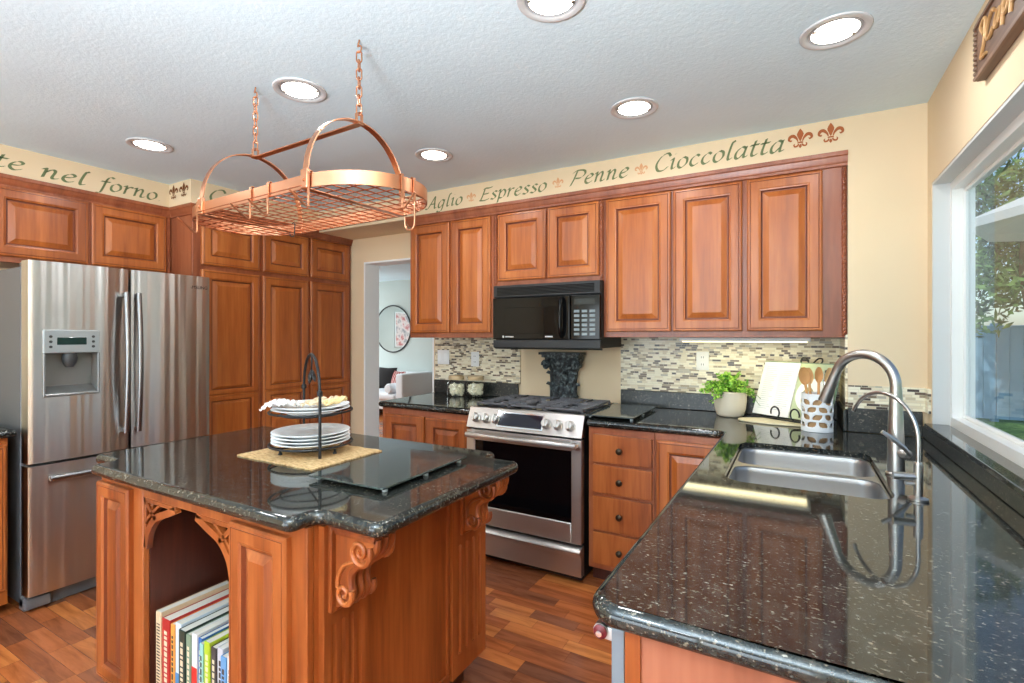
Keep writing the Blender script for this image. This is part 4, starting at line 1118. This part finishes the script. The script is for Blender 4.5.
# ------------------------------------------------------------------ wall plates
def plate(x, z, w, label, kind, wallY=3.2875):
    t = thing('wall_plate', label, 'outlet' if 'o' in kind else 'light switch', (x, wallY, z))
    MB().bbox(-w/2, w/2, -.006, 0, -.058, .058, .003, 2).build('cover_plate', WHITE, t)
    xs = [0] if w < .09 else [-w/4, w/4]
    for i, q in enumerate(xs):
        if kind[i] == 'o':
            mb = MB()
            for zz in (-.022, .022): mb.bbox(q-.014, q+.014, -.0085, -.005, zz-.014, zz+.014, .004, 2)
            o = mb.build('socket', PORC, t); mb = MB()
            for zz in (-.022, .022):
                for dx in (-.006, .006): mb.box(q+dx-.0015, q+dx+.0015, -.0092, -.0084, zz-.005, zz+.006)
            mb.build('slot', DGREY, o, 0)
        else: MB().bbox(q-.017, q+.017, -.010, -.005, -.034, .034, .003, 2).build('rocker_switch', PORC, t)
plate(-.500, 1.222, .074, 'white outlet plate on the mosaic above the potted plant', 'o')
plate(-2.500, 1.205, .118, 'white double switch plate on the mosaic by the doorway', 'ss')
plate(-2.190, 1.195, .074, 'white outlet plate on the mosaic above the jars', 'o')

# ------------------------------------------------------------------ things on the counters
def jar(x, y, label, sc=1.):
    t = thing('storage_jar', label, 'jar', (x, y, .9155), 0, 'glass jars by the range'); t.scale = (1.06, 1.06, 1.12)
    MB().lathe([(.0001, .0), (.056, .0), (.064, .006), (.066, .02), (.066, .085), (.060, .100), (.050, .106), (.050, .114), (.046, .114), (.046, .104), (.056, .097), (.062, .084), (.062, .02), (.058, .006), (.0001, .006)], (0, 0, 0), 32).build('jar_glass', JGLASS, t)
    MB().lathe([(.0001, .1145), (.056, .1145), (.058, .118), (.058, .136), (.054, .142), (.0001, .142)], (0, 0, 0), 28).build('lid', mat('wood_lid', (196, 170, 130), .55), t)
    mb = MB(); rnd = random.Random(x)
    for k in range(90):
        a = rnd.uniform(0, 2*PI); r = .047*math.sqrt(rnd.random()); z = rnd.uniform(.018, .08)
        M = Matrix.Translation((r*math.cos(a), r*math.sin(a), z)) @ Matrix.Rotation(rnd.uniform(0, PI), 4, 'X') @ Matrix.Rotation(rnd.uniform(0, PI), 4, 'Z')
        mb.bbox(-.010, .010, -.006, .006, -.006, .006, .004, 1, M)
    o = mb.build('dry_pasta', mat('pasta_cream', (244, 236, 212), .7), t); o['kind'] = 'stuff'
jar(-2.262, 3.135, 'glass jar of pale pasta standing nearer the doorway'); jar(-2.105, 3.165, 'glass jar of pale pasta standing nearer the range')

t = thing('potted_plant', 'bushy small-leaved green plant in a cream pot on the counter', 'potted plant', (-.328, 3.140, .9155))
MB().lathe([(.0001, 0), (.062, 0), (.073, .008), (.083, .045), (.088, .09), (.088, .138), (.083, .143), (.079, .138), (.078, .11), (.0001, .11)], (0, 0, 0), 40).build('pot', CREAM, t)
mb = MB(); rnd = random.Random(3)
stems = MB()
for k in range(58):
    a = rnd.uniform(0, 2*PI); sp = rnd.uniform(.02, .175); hgt = rnd.uniform(.14, .275)-sp*.30
    tip = Vector((sp*math.cos(a), min(sp*math.sin(a), .095), hgt)); b = Vector((tip.x*.25, tip.y*.25, .11)); mid = (b+tip)/2+Vector((0, 0, .03))
    if sp > .13: tip.z -= .03
    P = crom([b, mid, tip], 5); stems.tube(P, .0013, 5)
    for p in P[3:]:
        for j in range(3):
            d = Vector((rnd.uniform(-1, 1), rnd.uniform(-1, 1), rnd.uniform(-.2, 1))).normalized(); u = d.orthogonal().normalized(); l = rnd.uniform(.012, .022); w = l*.42; q = p+d*.004; n = d.cross(u)*l*.12
            v = [q, q+d*l*.3+u*w*.8+n, q+d*l*.7+u*w*.8+n, q+d*l, q+d*l*.7-u*w*.8+n, q+d*l*.3-u*w*.8+n]
            if max(x.y for x in v) > .122 or max(x.x for x in v) > (.13 if min(x.y for x in v) > -.05 else .10): continue
            mb.face([mb.bm.verts.new(x) for x in v])
o = mb.build('foliage', LEAF, t, 0); o['kind'] = 'stuff'
stems.build('stems', mat('stem_green', (86, 122, 50), .6), t)
MB().lathe([(.0001, .105), (.0775, .105), (.0775, .112), (.0001, .118)], (0, 0, 0), 24).build('soil', mat('soil', (58, 44, 34), .9), t)

# oval board, book stand and open cookbook
t = thing('oval_board', 'cream oval board lying under the cookbook stand', 'serving board', (-.06, 3.01, .9155))
mb = MB(); ov = [(.215*math.cos(2*PI*k/48), .095*math.sin(2*PI*k/48)) for k in range(48)]
slab(mb, ov, 0, .010, .004); mb.build('board', mat('cream_board', (216, 204, 170), .45), t)
BT = math.radians(-33)
t = thing('book_stand', 'black iron scroll stand holding an open cookbook', 'book stand', (-.03, 3.035, .927), BT)
tl = .40
def bp(x, h, o=0): return Vector((x, h*tl-o, h))
mb = MB()
for sx in (-1, 1):
    mb.tube([bp(sx*.15, 0, -.02), bp(sx*.13, .25, -.02)], .0035, 8)
mb.tube([bp(-.15, .05, -.02), bp(.15, .05, -.02)], .0035, 8); mb.tube([bp(-.135, .20, -.02), bp(.135, .20, -.02)], .0035, 8)
mb.tube([(-.19, -.045, .006), (.12, -.045, .006)], .0035, 8); mb.tube([(-.19, .11, .004), (-.19, -.045, .006)], .0035, 8); mb.tube([(.12, .11, .004), (.12, -.045, .006)], .0035, 8)
mb.tube([bp(0, .25, -.02), (0, .13, .004), (-.19, .11, .004)], .003, 8); mb.build('frame', IRON, t)
for sx in (-1, 1):
    mb = MB(); cx = sx*.055+.012
    P = [Vector((cx+sx*.05, -.045, .006)), Vector((cx+sx*.015, -.05, .010))]+[Vector((cx+.024*math.cos(a)*sx-.0*sx, -.052, .042-.030*math.sin(a))) for a in [PI*.5+ 2*PI*k/16*.92 for k in range(0, 15)]]
    mb.tube(crom(P, 3), .0042, 8); mb.build('page_scroll', IRON, t)
mb = MB()
for sx in (-1, 1):
    BX = .030; P = [bp(BX, .285, -.024), bp(BX+sx*.030, .325, -.024), bp(BX+sx*.052, .328, -.024), bp(BX+sx*.058, .312, -.024), bp(BX+sx*.046, .298, -.024), bp(BX+sx*.022, .300, -.024), bp(BX, .285, -.024), bp(BX-sx*.022, .258, -.024), bp(BX-sx*.04, .235, -.024)]
    mb.tube(crom(P, 5), .0042, 8)
mb.tube([bp(BX, .20, -.018), bp(BX, .29, -.024)], .0042, 8); mb.build('bow_scroll', IRON, t)
t = thing('cookbook', 'open cookbook with a plain text page on the iron stand', 'book', (-.03, 3.034, .9425), BT)
def page(xa, xb, bend, thk, off):
    mb = MB(); rings = []
    for k in range(9):
        u = k/8; x = xa+(xb-xa)*u; o = off+bend*math.sin(PI*u)*.6
        rings.append([bp(x, 0, o), bp(x, .285, o), bp(x, .285, o-thk), bp(x, 0, o-thk)])
    mb.loft(rings, True, True, True); return mb
page(-.215, -.004, .014, .010, .004).build('text_page', PAPER, t)
mb = MB(); rnd = random.Random(5)
def pt(u, h): return bp(-.215+.211*u, h, .004+.0144*math.sin(PI*u)*.6+.0006)
for r in range(22):
    h = .262-.0108*r
    for cs in (.12, .55):
        e = cs+rnd.uniform(.22, .36)
        n = 6; A = [mb.bm.verts.new(pt(cs+(e-cs)*i/n, h)) for i in range(n+1)]; B = [mb.bm.verts.new(pt(cs+(e-cs)*i/n, h-.0026)) for i in range(n+1)]
        for i in range(n): mb.face((A[i], A[i+1], B[i+1], B[i]))
mb.build('page_text', mat('grey_print', (196, 198, 202), .8), t, 0)
page(.0, .20, .014, .010, .004).build('picture_page', mat('sage_page', (186, 198, 160), .7), t)
mb = MB(); c_ = (.10, .15)
def dsk(r, o, cx=.085, cz=.135):
    vs = [mb.bm.verts.new(pt2(cx+r*math.cos(2*PI*k/36), cz+r*math.sin(2*PI*k/36), o)) for k in range(36)]; mb.face(vs)
def pt2(x, h, o): return bp(x, h, .0042+.0144*math.sin(PI*x/.2)*.6+o)
ring0 = [(.085*math.cos(2*PI*k/36), .085*math.sin(2*PI*k/36)) for k in range(36)]
rings = [[pt2(.095+x*s_, .125+z*s_, .0008) for x, z in ring0] for s_ in (1, .8, .6, .4, .2, .02)]
mb.loft(rings); mb.build('picture_plate', mat('printed_plate', (240, 242, 238), .6), t, 0)
mb = MB(); rings = [[pt2(.078+x*s_, .115+z*s_*1.6, .0014) for x, z in ring0] for s_ in (.38, .25, .12, .02)]
mb.loft(rings); mb.build('picture_food', mat('printed_food', (176, 160, 110), .6), t, 0)
mb = MB(); mb.box(-.22, -.0, 0, 0, 0, 0) if False else None
mb = MB(); mb.loft([[bp(-.222, -.004, -.008), bp(-.222, .290, -.008), bp(-.222, .290, -.012), bp(-.222, -.004, -.012)], [bp(.206, -.004, -.008), bp(.206, .290, -.008), bp(.206, .290, -.012), bp(.206, -.004, -.012)]], True, True, True)
mb.build('cover', mat('book_cover_sage', (150, 164, 130), .6), t, 0)

# pierced crock with utensils
CX, CY = .092, 2.858
t = thing('utensil_crock', 'white pierced ceramic crock full of wooden utensils', 'crock', (CX, CY, .9155))
mb = MB(); R_, H = .068, .178; nu, nv = 140, 70
def hole(u, v):
    # interlaced leaf shaped openings in offset rows
    if v < .10 or v > .90: return False
    r = (v-.10)/.80*4; row = int(r); fv = r-row-.5; c0 = u*8+(.5 if row % 2 else 0); fu = c0-math.floor(c0)-.5
    s = 1 if (math.floor(c0)+row) % 2 else -1
    a = (fu*.85+s*fv*.85)/1.0; b = (-s*fu*.75+fv*.75)
    return (abs(a) < .64) and (abs(b) < .37*(1-(a/.64)**2))
V = {}
def gv(i, j):
    k = (i % nu, j)
    if k not in V: a = 2*PI*k[0]/nu; V[k] = mb.bm.verts.new((R_*math.cos(a), R_*math.sin(a), H*j/nv))
    return V[k]
for i in range(nu):
    for j in range(nv):
        if not hole((i+.5)/nu, (j+.5)/nv): mb.face((gv(i, j), gv(i+1, j), gv(i+1, j+1), gv(i, j+1)))
o = mb.build('pierced_wall', PORC, t, 60)
md = o.modifiers.new('thickness', 'SOLIDIFY'); md.thickness = .006; md.offset = -1
MB().lathe([(.0001, 0), (.066, 0), (.066, .006), (.0001, .006)], (0, 0, 0), 40).build('base', PORC, t)
mb = MB(); mb.tube([(.065*math.cos(2*PI*k/48), .065*math.sin(2*PI*k/48), H) for k in range(48)], .004, 8, True); mb.build('rim', PORC, t)
MB().lathe([(.053, .008), (.0565, .15), (.0545, .15), (.051, .009)], (0, 0, 0), 32, cap0=False, cap1=False).build('liner', mat('tan_liner', (190, 150, 104), .6), t)
def utensil(name, label, bx, by, tx, ty, h, head, m):
    t = thing(name, label, name.split('_')[-1], (CX+bx, CY+by, .9255), 0, 'utensils in the crock')
    d = Vector((tx-bx, ty-by, h)).normalized(); e = Vector((tx-bx, ty-by, h))
    face = Vector((.49, -.87, 0)); face = (face-d*face.dot(d)).normalized(); sd = d.cross(face)
    mb = MB(); mb.tube([(0, 0, 0), e*.5, e], [.006, .0055, .006], 10); mb.build('handle', m, t)
    mb = MB(); rings = []
    L, w, th = head
    for k in range(13):
        u = k/12; c_ = e+d*(L*u-.012); ww = w*(math.sin(PI*(.06+.90*u))**.6)+.001; dish = -.006*math.sin(PI*u)
        rings.append([c_+sd*ww, c_+sd*ww*.5+face*dish+face*.004*0, c_+face*(dish*1.4), c_-sd*ww*.5+face*dish, c_-sd*ww, c_-sd*ww*.6-face*th, c_-face*(th*1.5), c_+sd*ww*.6-face*th])
    mb.loft(rings, True, True, True); mb.build('bowl', m, t, 60)
utensil('wooden_spoon', 'wooden spoon leaning furthest toward the cookbook', -.022, -.008, -.050, -.020, .225, (.085, .027, .005), WSPOON)
utensil('wooden_spatula', 'wide pale wooden spatula behind the leaning spoon', -.014, .020, -.032, .034, .225, (.080, .024, .004), mat('pale_wood', (222, 176, 120), .5))
utensil('wooden_spoon', 'wooden spoon in the middle of the crock behind the spout', .004, .004, .008, .012, .235, (.075, .020, .005), WSPOON)
utensil('serving_spoon', 'wooden serving spoon leaning toward the window wall', .024, -.004, .046, -.012, .225, (.085, .020, .005), mat('pale_wood', (222, 176, 120), .5))
utensil('steel_spoon', 'steel spoon at the window side of the crock', .018, .020, .036, .036, .235, (.06, .014, .003), CHROME)

# glass cutting boards
def glassboard(x0, x1, y0, y1, z, label, skew=0):
    t = thing('cutting_board', label, 'cutting board', ((x0+x1)/2, (y0+y1)/2, z), skew)
    w, d = (x1-x0)/2, (y1-y0)/2; mb = MB()
    slab(mb, fillet([(-w, -d), (w, -d), (w, d), (-w, d)], .008), .012, .019, .002); mb.build('glass_panel', BOARDG, t)
    for sx in (-1, 1):
        for sy in (-1, 0, 1):
            MB().lathe([(.008, 0), (.009, .004), (.006, .012), (.0001, .012)], (sx*(w-.018), sy*(d-.03), 0), 14).build('foot', mat('clear_foot', (196, 206, 206), .2), t)
glassboard(-1.03, -.757, 2.662, 3.185, .9155, 'smoked glass cutting board on the counter right of the range')
glassboard(-1.358, -1.045, 1.073, 1.522, .9155, 'smoked glass cutting board on the island beside the plates', math.radians(1.5))

# placemat, plate stand, plates, cloth
MATM = mat('woven_mat', (206, 180, 132), .85); tt = NT(MATM)
tt.base(tt.ramp(tt.noise(tt.coords('Object', (40, 130, 1)), 1, 4, .6), [(.3, (156, 116, 70)), (.5, (206, 170, 118)), (.7, (228, 202, 156))])); tt.bump(tt.noise(tt.coords('Object', (60, 190, 1)), 1, 3), .8, .006)
mb = MB(); rnd = random.Random(9)
P = []
for (ax, ay, bx, by) in ((-.215, -.165, .215, -.165), (.215, -.165, .215, .165), (.215, .165, -.215, .165), (-.215, .165, -.215, -.165)):
    for k in range(26): u = k/26; P.append((ax+(bx-ax)*u+rnd.uniform(-.003, .003), ay+(by-ay)*u+rnd.uniform(-.003, .003)))
mb.prism(P, 0, .005, 'z'); tag(mb.build('placemat', MATM, None, 0, (-1.65, 1.32, .9155)), 'straw coloured woven placemat under the plate stand', 'placemat')
SC = Vector((-1.66, 1.33, .921)); sa = math.atan2(-.074, .139)
t = thing('plate_stand', 'black iron two-tier plate stand with arched handle on the island', 'plate stand', SC, sa)
mb = MB(); r = .157
for z in (.036, .162): 
    mb.tube([((r-.004)*math.cos(2*PI*k/48), (r-.004)*math.sin(2*PI*k/48), z) for k in range(48)], .0042, 8, True)
    mb.tube([((r-.045)*math.cos(2*PI*k/40), (r-.045)*math.sin(2*PI*k/40), z-.012) for k in range(40)], .003, 8, True)
    for a in (PI/2, -PI/2, 0): mb.tube([(-(r-.004)*math.cos(a), -(r-.004)*math.sin(a), z), (-(r-.045)*math.cos(a), -(r-.045)*math.sin(a), z-.012), ((r-.045)*math.cos(a), (r-.045)*math.sin(a), z-.012), ((r-.004)*math.cos(a), (r-.004)*math.sin(a), z)], .003, 8)
mb.build('plate_ring', IRON, t)
mb = MB(); P = [(r, 0, .004), (r, 0, .10), (r, 0, .20), (r, 0, .235)]+[(r*math.cos(a), 0, .235+.148*math.sin(a)) for a in [PI*k/20 for k in range(1, 20)]]+[(-r, 0, .235), (-r, 0, .20), (-r, 0, .10), (-r, 0, .004)]
mb.tube(P, .0055, 10); mb.build('arch_handle', IRON, t)
mb = MB()
for sx in (-1, 1): mb.lathe([(.006, .232), (.010, .236), (.010, .250), (.006, .254)], (sx*r, 0, 0), 12)
mb.build('collar', IRON, t)
mb = MB(); mb.tube(crom([(0, 0, .383), (.006, 0, .35), (-.004, 0, .315)], 5), .003, 8)
for k in range(5):
    a = -1.15+.58*k; tip = Vector((.036*math.sin(a), .012*math.cos(k*2), .318-.052*math.cos(a))); b = Vector((0, 0, .322))
    mb.tube([b.lerp(tip, u) for u in (0, .2, .45, .7, .9, 1)], [.003, .006, .009, .008, .004, .001], 8)
mb.build('leaf_ornament', IRON, t)
for a in (math.radians(-92), math.radians(38), math.radians(150)):
    mb = MB(); x, y = (r-.045)*math.cos(a), (r-.045)*math.sin(a)
    mb.tube([(x, y, .025), (x, y, .006)], .0045, 8); mb.lathe([(.008, 0), (.008, .004), (.004, .010)], (x, y, 0), 12); mb.build('foot', IRON, t)
def plate_(z, R_, label):
    t = MB().lathe([(.0001, .002), (R_*.55, .002), (R_*.60, .0), (R_*.64, .002), (R_*.72, .008), (R_*.97, .017), (R_, .0195), (R_*.985, .0215), (R_*.74, .013), (R_*.62, .006), (.0001, .006)], (0, 0, 0), 56)
    o = t.build('dinner_plate', PORC, None, 60, SC+Vector((0, 0, z))); tag(o, label, 'plate', 'white plates on the stand'); return o
for k, lab in enumerate(('lowest white dinner plate of the four on the lower ring', 'second white dinner plate from the bottom of the stack', 'third white dinner plate from the bottom of the stack', 'topmost white dinner plate of the lower stack')):
    plate_(.0285+.0125*k, .146, lab)
plate_(.1545, .146, 'lower white plate on the upper ring of the stand'); plate_(.1670, .144, 'white plate on the upper ring, directly under the cloth')
# dotted cloth gathered on the left of the upper plate
LACE = mat('dotted_cloth', (240, 238, 232), .85); tt = NT(LACE)
vv = tt.n('ShaderNodeTexVoronoi', feature='F1'); vv.inputs['Scale'].default_value = 52; vv.inputs['Randomness'].default_value = .25; tt.l(tt.coords('Object'), vv.inputs['Vector'])
tt.base(tt.mix(lin((242, 240, 234)), lin((58, 60, 66)), tt.math('LESS_THAN', vv.outputs['Distance'], .16)))
vd = Vector((-.139, .074, 0)).normalized()
rt = Vector((.8705, .4921, 0))     # along the picture, to the right
bk = Vector((-.49, .87, 0))
def cloth(name, c_, L, Wd_, amp, z0, seed, m, label):
    """crumpled cloth lying on the plate and falling over its rim"""
    rnd = random.Random(seed); mb = MB(); nu, nv = 48, 36; G = []
    ph = [rnd.uniform(0, 6) for _ in range(8)]
    for i in range(nu+1):
        u = i/nu-.5; row = []
        for j in range(nv+1):
            v = j/nv-.5
            p = rt*(u*L*(1+.10*math.sin(v*11+ph[0])))+bk*(v*Wd_*(1+.14*math.sin(u*10+ph[1])))+Vector(c_)
            q = p.length
            f = abs(math.sin(u*13+v*9+ph[2]))**.7*.6+abs(math.sin(v*17-u*8+ph[3]))**.7*.5+.25*math.sin(u*34+ph[4])*math.sin(v*29+ph[5])
            e = max(0, 1-2*abs(u))**.5*max(0, 1-2*abs(v))**.5
            z = z0+.012*max(0, min(1, (q-.09)/.05))+amp*f*(.35+.65*e)
            if q > .150: z -= .5*(q-.150)-.004*math.sin(u*50+v*42+ph[6])
            row.append(mb.bm.verts.new(p+Vector((0, 0, z))))
        G.append(row)
    for i in range(nu):
        for j in range(nv): mb.face((G[i][j], G[i+1][j], G[i+1][j+1], G[i][j+1]))
    o = mb.build(name, m, None, 80, SC); md = o.modifiers.new('thickness', 'SOLIDIFY'); md.thickness = .002; md.offset = 1
    return tag(o, label, 'cloth')
base = SC+Vector((0, 0, .180))
cloth('lace_cloth', rt*-.080-bk*.055, .104, .16, .020, .188, 2, LACE, 'white dotted lace cloth bunched on the upper plate')
cloth('burlap_napkin', rt*.030+bk*.002, .080, .20, .024, .187, 5, mat('burlap', (226, 206, 172), .9), 'beige crumpled napkin across the upper plate')
mb = MB(); rnd = random.Random(4)
for k in range(9):
    c_ = rt*(.080+.0060*k)-bk*(.050-.006*k)+Vector((0, 0, .016+.0012*k+.004*rnd.random())); P = [c_+Vector((.010*math.cos(a)*(1 if k % 2 else .8), .010*math.sin(a), .006*math.sin(2*a+k))) for a in [2*PI*j/12 for j in range(12)]]
    mb.tube(P, .006, 8, True)
o = mb.build('pasta_garland', mat('dry_pasta', (232, 206, 150), .7), None, 60, base); tag(o, 'pale yellow garland of dried pasta on the upper plate rim', 'garland')

# ------------------------------------------------------------------ living room seen through the doorway
t = thing('round_mirror', 'round black framed mirror on the living room wall', 'mirror', (-6.72, 7.25, 1.515))
mb = MB(); mb.tube([(.445*math.cos(2*PI*k/64), -.012, .445*math.sin(2*PI*k/64)) for k in range(64)], .013, 10, True); mb.build('frame', BLACKM, t)
MB().lathe([(.44, -.012), (.44, -.004), (.0001, -.004)], (0, 0, 0), 64, 'y', cap0=True).build('mirror_glass', mat('mirror', (225, 230, 230), .01, 1.0), t)
SOFA = mat('pale_upholstery', (240, 244, 248), .8)
t = thing('sofa', 'pale upholstered sofa with a boxy arm in the living room', 'sofa', (-5.69, 6.36, 0))
mb = MB(); mb.bbox(-.16, .0, .0, .86, .10, .74, .03, 3); mb.build('arm', SOFA, t)
mb = MB(); mb.bbox(-2.2, -2.04, .0, .86, .10, .74, .03, 3); mb.build('arm', SOFA, t)
mb = MB(); mb.bbox(-2.04, -.16, .64, .86, .10, .72, .04, 3); mb.build('backrest', SOFA, t)
mb = MB(); mb.bbox(-2.04, -.16, .02, .64, .12, .28, .02, 2); mb.build('base', SOFA, t)
for k in range(2): mb = MB(); mb.bbox(-2.035+.938*k, -1.102+.938*k, -.02, .64, .28, .40, .045, 3); mb.build('seat_cushion', SOFA, t)
for x in (-2.12, -.08):
    for y in (.06, .78): mb = MB(); mb.bbox(x-.03, x+.03, y-.03, y+.03, 0, .10, .005, 1); mb.build('leg', BLACKM, t)
def pillow(c_, rz, rx, s_, m, label):
    mb = MB(); rings = []
    n = 12
    G0 = []; G1 = []
    for i in range(n+1):
        a = []; b = []
        for j in range(n+1):
            u, v = i/n*2-1, j/n*2-1; k = (1-u*u)*(1-v*v); e = 1-.10*(abs(u*v))**.8*0
            sx = u*(1-.06*(1-abs(v)))*s_; sz = v*(1-.06*(1-abs(u)))*s_
            a.append(mb.bm.verts.new((sx, -.075*k**.5, sz))); b.append(mb.bm.verts.new((sx, .075*k**.5+1e-5, sz)))
        G0.append(a); G1.append(b)
    for G in (G0, G1):
        for i in range(n):
            for j in range(n): mb.face((G[i][j], G[i+1][j], G[i+1][j+1], G[i][j+1]))
    bmesh.ops.remove_doubles(mb.bm, verts=mb.bm.verts, dist=2e-4)
    o = mb.build('pillow', m, None, 80, c_); o.rotation_euler = (rx, 0, rz); tag(o, label, 'pillow', 'pillows on the sofa')
pillow((-6.48, 6.82, .612), .12, -.28, .20, mat('black_fabric', (34, 32, 32), .9), 'black square pillow on the pale sofa')
RED = mat('red_white_fabric', (150, 56, 52), .9); tt = NT(RED); wv_ = tt.n('ShaderNodeTexWave'); wv_.inputs['Scale'].default_value = 5; wv_.inputs['Distortion'].default_value = 1.5; tt.l(tt.coords('Object'), wv_.inputs['Vector'])
tt.base(tt.ramp(wv_.outputs['Fac'], [(.80, (150, 52, 50)), (.9, (232, 214, 206))]))
pillow((-6.10, 6.70, .588), -.25, -.26, .175, RED, 'red pillow with white lines leaning beside the black one')
mb = MB(); mb.lathe([(.0001, -.12), (.07, -.112), (.085, -.08), (.085, .08), (.07, .112), (.0001, .12)], (0, 0, 0), 24, 'y'); o = mb.build('bolster', SOFA, None, 40, (-5.985, 6.43, .488)); tag(o, 'white bolster cushion in front of the red pillow', 'pillow')
t = thing('wall_picture', 'pink and white picture hanging on the living room side wall', 'picture', (-8.998, 4.42, 1.55), PI/2)
MB().bbox(-.30, .30, -.03, 0, -.45, .45, .006, 1).build('frame', WHITE, t)
PICM = mat('picture_print', (220, 180, 180), .6); tt = NT(PICM); tt.base(tt.ramp(tt.noise(tt.coords('Object'), 5, 4), [(.38, (196, 120, 120)), (.5, (232, 220, 216)), (.62, (150, 150, 156))]))
MB().box(-.27, .27, -.032, -.030, -.42, .42).build('print', PICM, t, 0)

# ------------------------------------------------------------------ garden beyond the window
GR = mat('lawn_green', (104, 142, 70), .9); tt = NT(GR); tt.base(tt.ramp(tt.noise(tt.coords('Object'), 9, 5), [(.35, (76, 112, 48)), (.65, (130, 168, 92))]))
o = MB().box(-30, 40, -40, 45, -.16, -.10).build('lawn', GR, None, 0); o['kind'] = 'structure'
PATM = painted('concrete', (196, 196, 192), .1, 20)
o = MB().box(.9, 9, 1, 7.6, -.10, -.04).build('patio', PATM, None, 0); o['kind'] = 'structure'
o = MB().box(-6, 4, -7, -3.06, -.10, -.04).build('patio', PATM, None, 0); o['kind'] = 'structure'
FEN = mat('blue_grey_boards', (140, 178, 210), .7)
t = thing('garden_fence', 'blue grey board fence across the garden outside the window', 'fence', (6, 11.6, -.10))
for k in range(60): 
    pass
mb = MB()
for k in range(70): mb.bbox(-5.2+.17*k, -5.035+.17*k, -.012, .012, .05, 1.62, .004, 1)
mb.build('board_panel', FEN, t, 0)
for k in range(6): mb = MB(); mb.bbox(-5.2+2.2*k-.05, -5.2+2.2*k+.05, .012, .11, 0, 1.70, .006, 1); mb.build('post', FEN, t)
mb = MB(); mb.bbox(-5.25, 6.75, -.03, .04, 1.62, 1.66, .006, 1); mb.build('top_rail', FEN, t)
BARK = mat('bark', (84, 66, 52), .9)
def leafmat(nm_, a, b, c_):
    m = mat(nm_, b, .6); tt = NT(m); tt.base(tt.ramp(tt.noise(tt.coords('Object'), 3.5, 2), [(.35, a), (.5, b), (.68, c_)])); return m
def tree(x, y, h, r, m, label, n, seed, ls=.16):
    rnd = random.Random(seed)
    t = thing('garden_tree', label, 'tree', (x, y, -.10), 0, 'trees beyond the fence')
    mb = MB(); mb.tube(crom([(0, 0, 0), (.08, 0, h*.25), (-.05, .06, h*.5), (.04, 0, h*.75)], 5), .11, 8); mb.build('trunk', BARK, t)
    mb = MB(); C_ = [(Vector((rnd.gauss(0, .5)*r, rnd.gauss(0, .5)*r, h*.62+rnd.gauss(0, .42)*r)), r*rnd.uniform(.28, .5)) for _ in range(16)]
    for k in range(n):
        c0, rr = rnd.choice(C_); d = Vector((rnd.gauss(0, 1), rnd.gauss(0, 1), rnd.gauss(0, 1))).normalized()
        p = c0+d*rr*rnd.uniform(.55, 1); u = Vector((rnd.gauss(0, 1), rnd.gauss(0, 1), rnd.gauss(0, 1))).normalized(); v = u.orthogonal().normalized(); l = ls*rnd.uniform(.6, 1.2)
        mb.face([mb.bm.verts.new(q) for q in (p-u*l, p+v*l*.42, p+u*l, p-v*l*.42)])
    o = mb.build('foliage', m, t, 0); o['kind'] = 'stuff'
LG = leafmat('tree_green', (40, 66, 30), (72, 108, 48), (122, 158, 82)); LD = leafmat('tree_dark_green', (26, 46, 28), (46, 76, 40), (86, 122, 66))
tree(4.5, 13.5, 5.0, 1.9, LD, 'dark leafy tree behind the fence, nearest the window frame', 11000, 1, .085)
tree(12.8, 17.6, 5.6, 2.0, LG, 'lighter leafy tree behind the fence, further from the window frame', 11000, 2, .09)
tree(2.9, 9.6, 4.8, 1.4, LG, 'loose leafy tree standing before the fence by the window frame', 7000, 3, .07)
# patio parasol whose pale canopy edge shows at the top of the window
t = thing('patio_umbrella', 'pale grey patio umbrella outside the window', 'umbrella', (2.75, 6.2, -.04))
mb = MB(); rings = []
for rr, z in ((1.35, 2.42), (1.345, 2.50), (.9, 2.70), (.3, 2.90), (.02, 2.95)): rings.append([(rr*math.cos(PI*k/4), rr*math.sin(PI*k/4), z) for k in range(8)])
mb.loft(rings); mb.build('canopy', mat('canopy_grey', (206, 208, 204), .9), t, 0)
mb = MB(); mb.tube([(0, 0, 0), (0, 0, 2.94)], .025, 10); mb.build('pole', NICKEL, t)
MB().lathe([(.26, 0), (.26, .06), (.05, .09), (.0001, .09)], (0, 0, 0), 28).build('base', DGREY, t)

STONE = mat('stacked_stone', (120, 126, 132), .9); tt = NT(STONE); tt.base(tt.ramp(tt.noise(tt.coords('Object'), 12, 4), [(.35, (84, 88, 94)), (.6, (136, 142, 148))]))
t = thing('stone_pillar', 'rough stacked stone pillar just outside the window frame', 'pillar', (.80, 4.1, -.04))
mb = MB(); rnd = random.Random(8)
for k in range(22):
    a = rnd.uniform(.08, .115); mb.bbox(-.10, a, -.12+rnd.uniform(0, .02), .12, .002+.105*k, .10+.105*k, .012, 2)
mb.build('stone_courses', STONE, t)
MB().bbox(-.13, .15, -.15, .15, 2.31, 2.36, .01, 2).build('cap_stone', STONE, t)

# invented floor lamp, out of view, added to house the ceiling fill light
t = thing('added_floor_lamp', 'added unseen nickel floor lamp housing the ceiling fill light', 'lamp', (-.35, -.75, 0))
MB().lathe([(.0001, 0), (.15, 0), (.15, .015), (.03, .03), (.0001, .03)], (0, 0, 0), 32).build('base', NICKEL, t)
mb = MB(); mb.tube([(0, 0, .03), (0, 0, 1.30)], .012, 12); mb.build('pole', NICKEL, t)
MB().lathe([(.02, 1.29), (.18, 1.33), (.36, 1.43), (.365, 1.445), (.355, 1.44), (.17, 1.345), (.02, 1.31)], (0, 0, 0), 40).build('lamp_shade', WHITE, t)
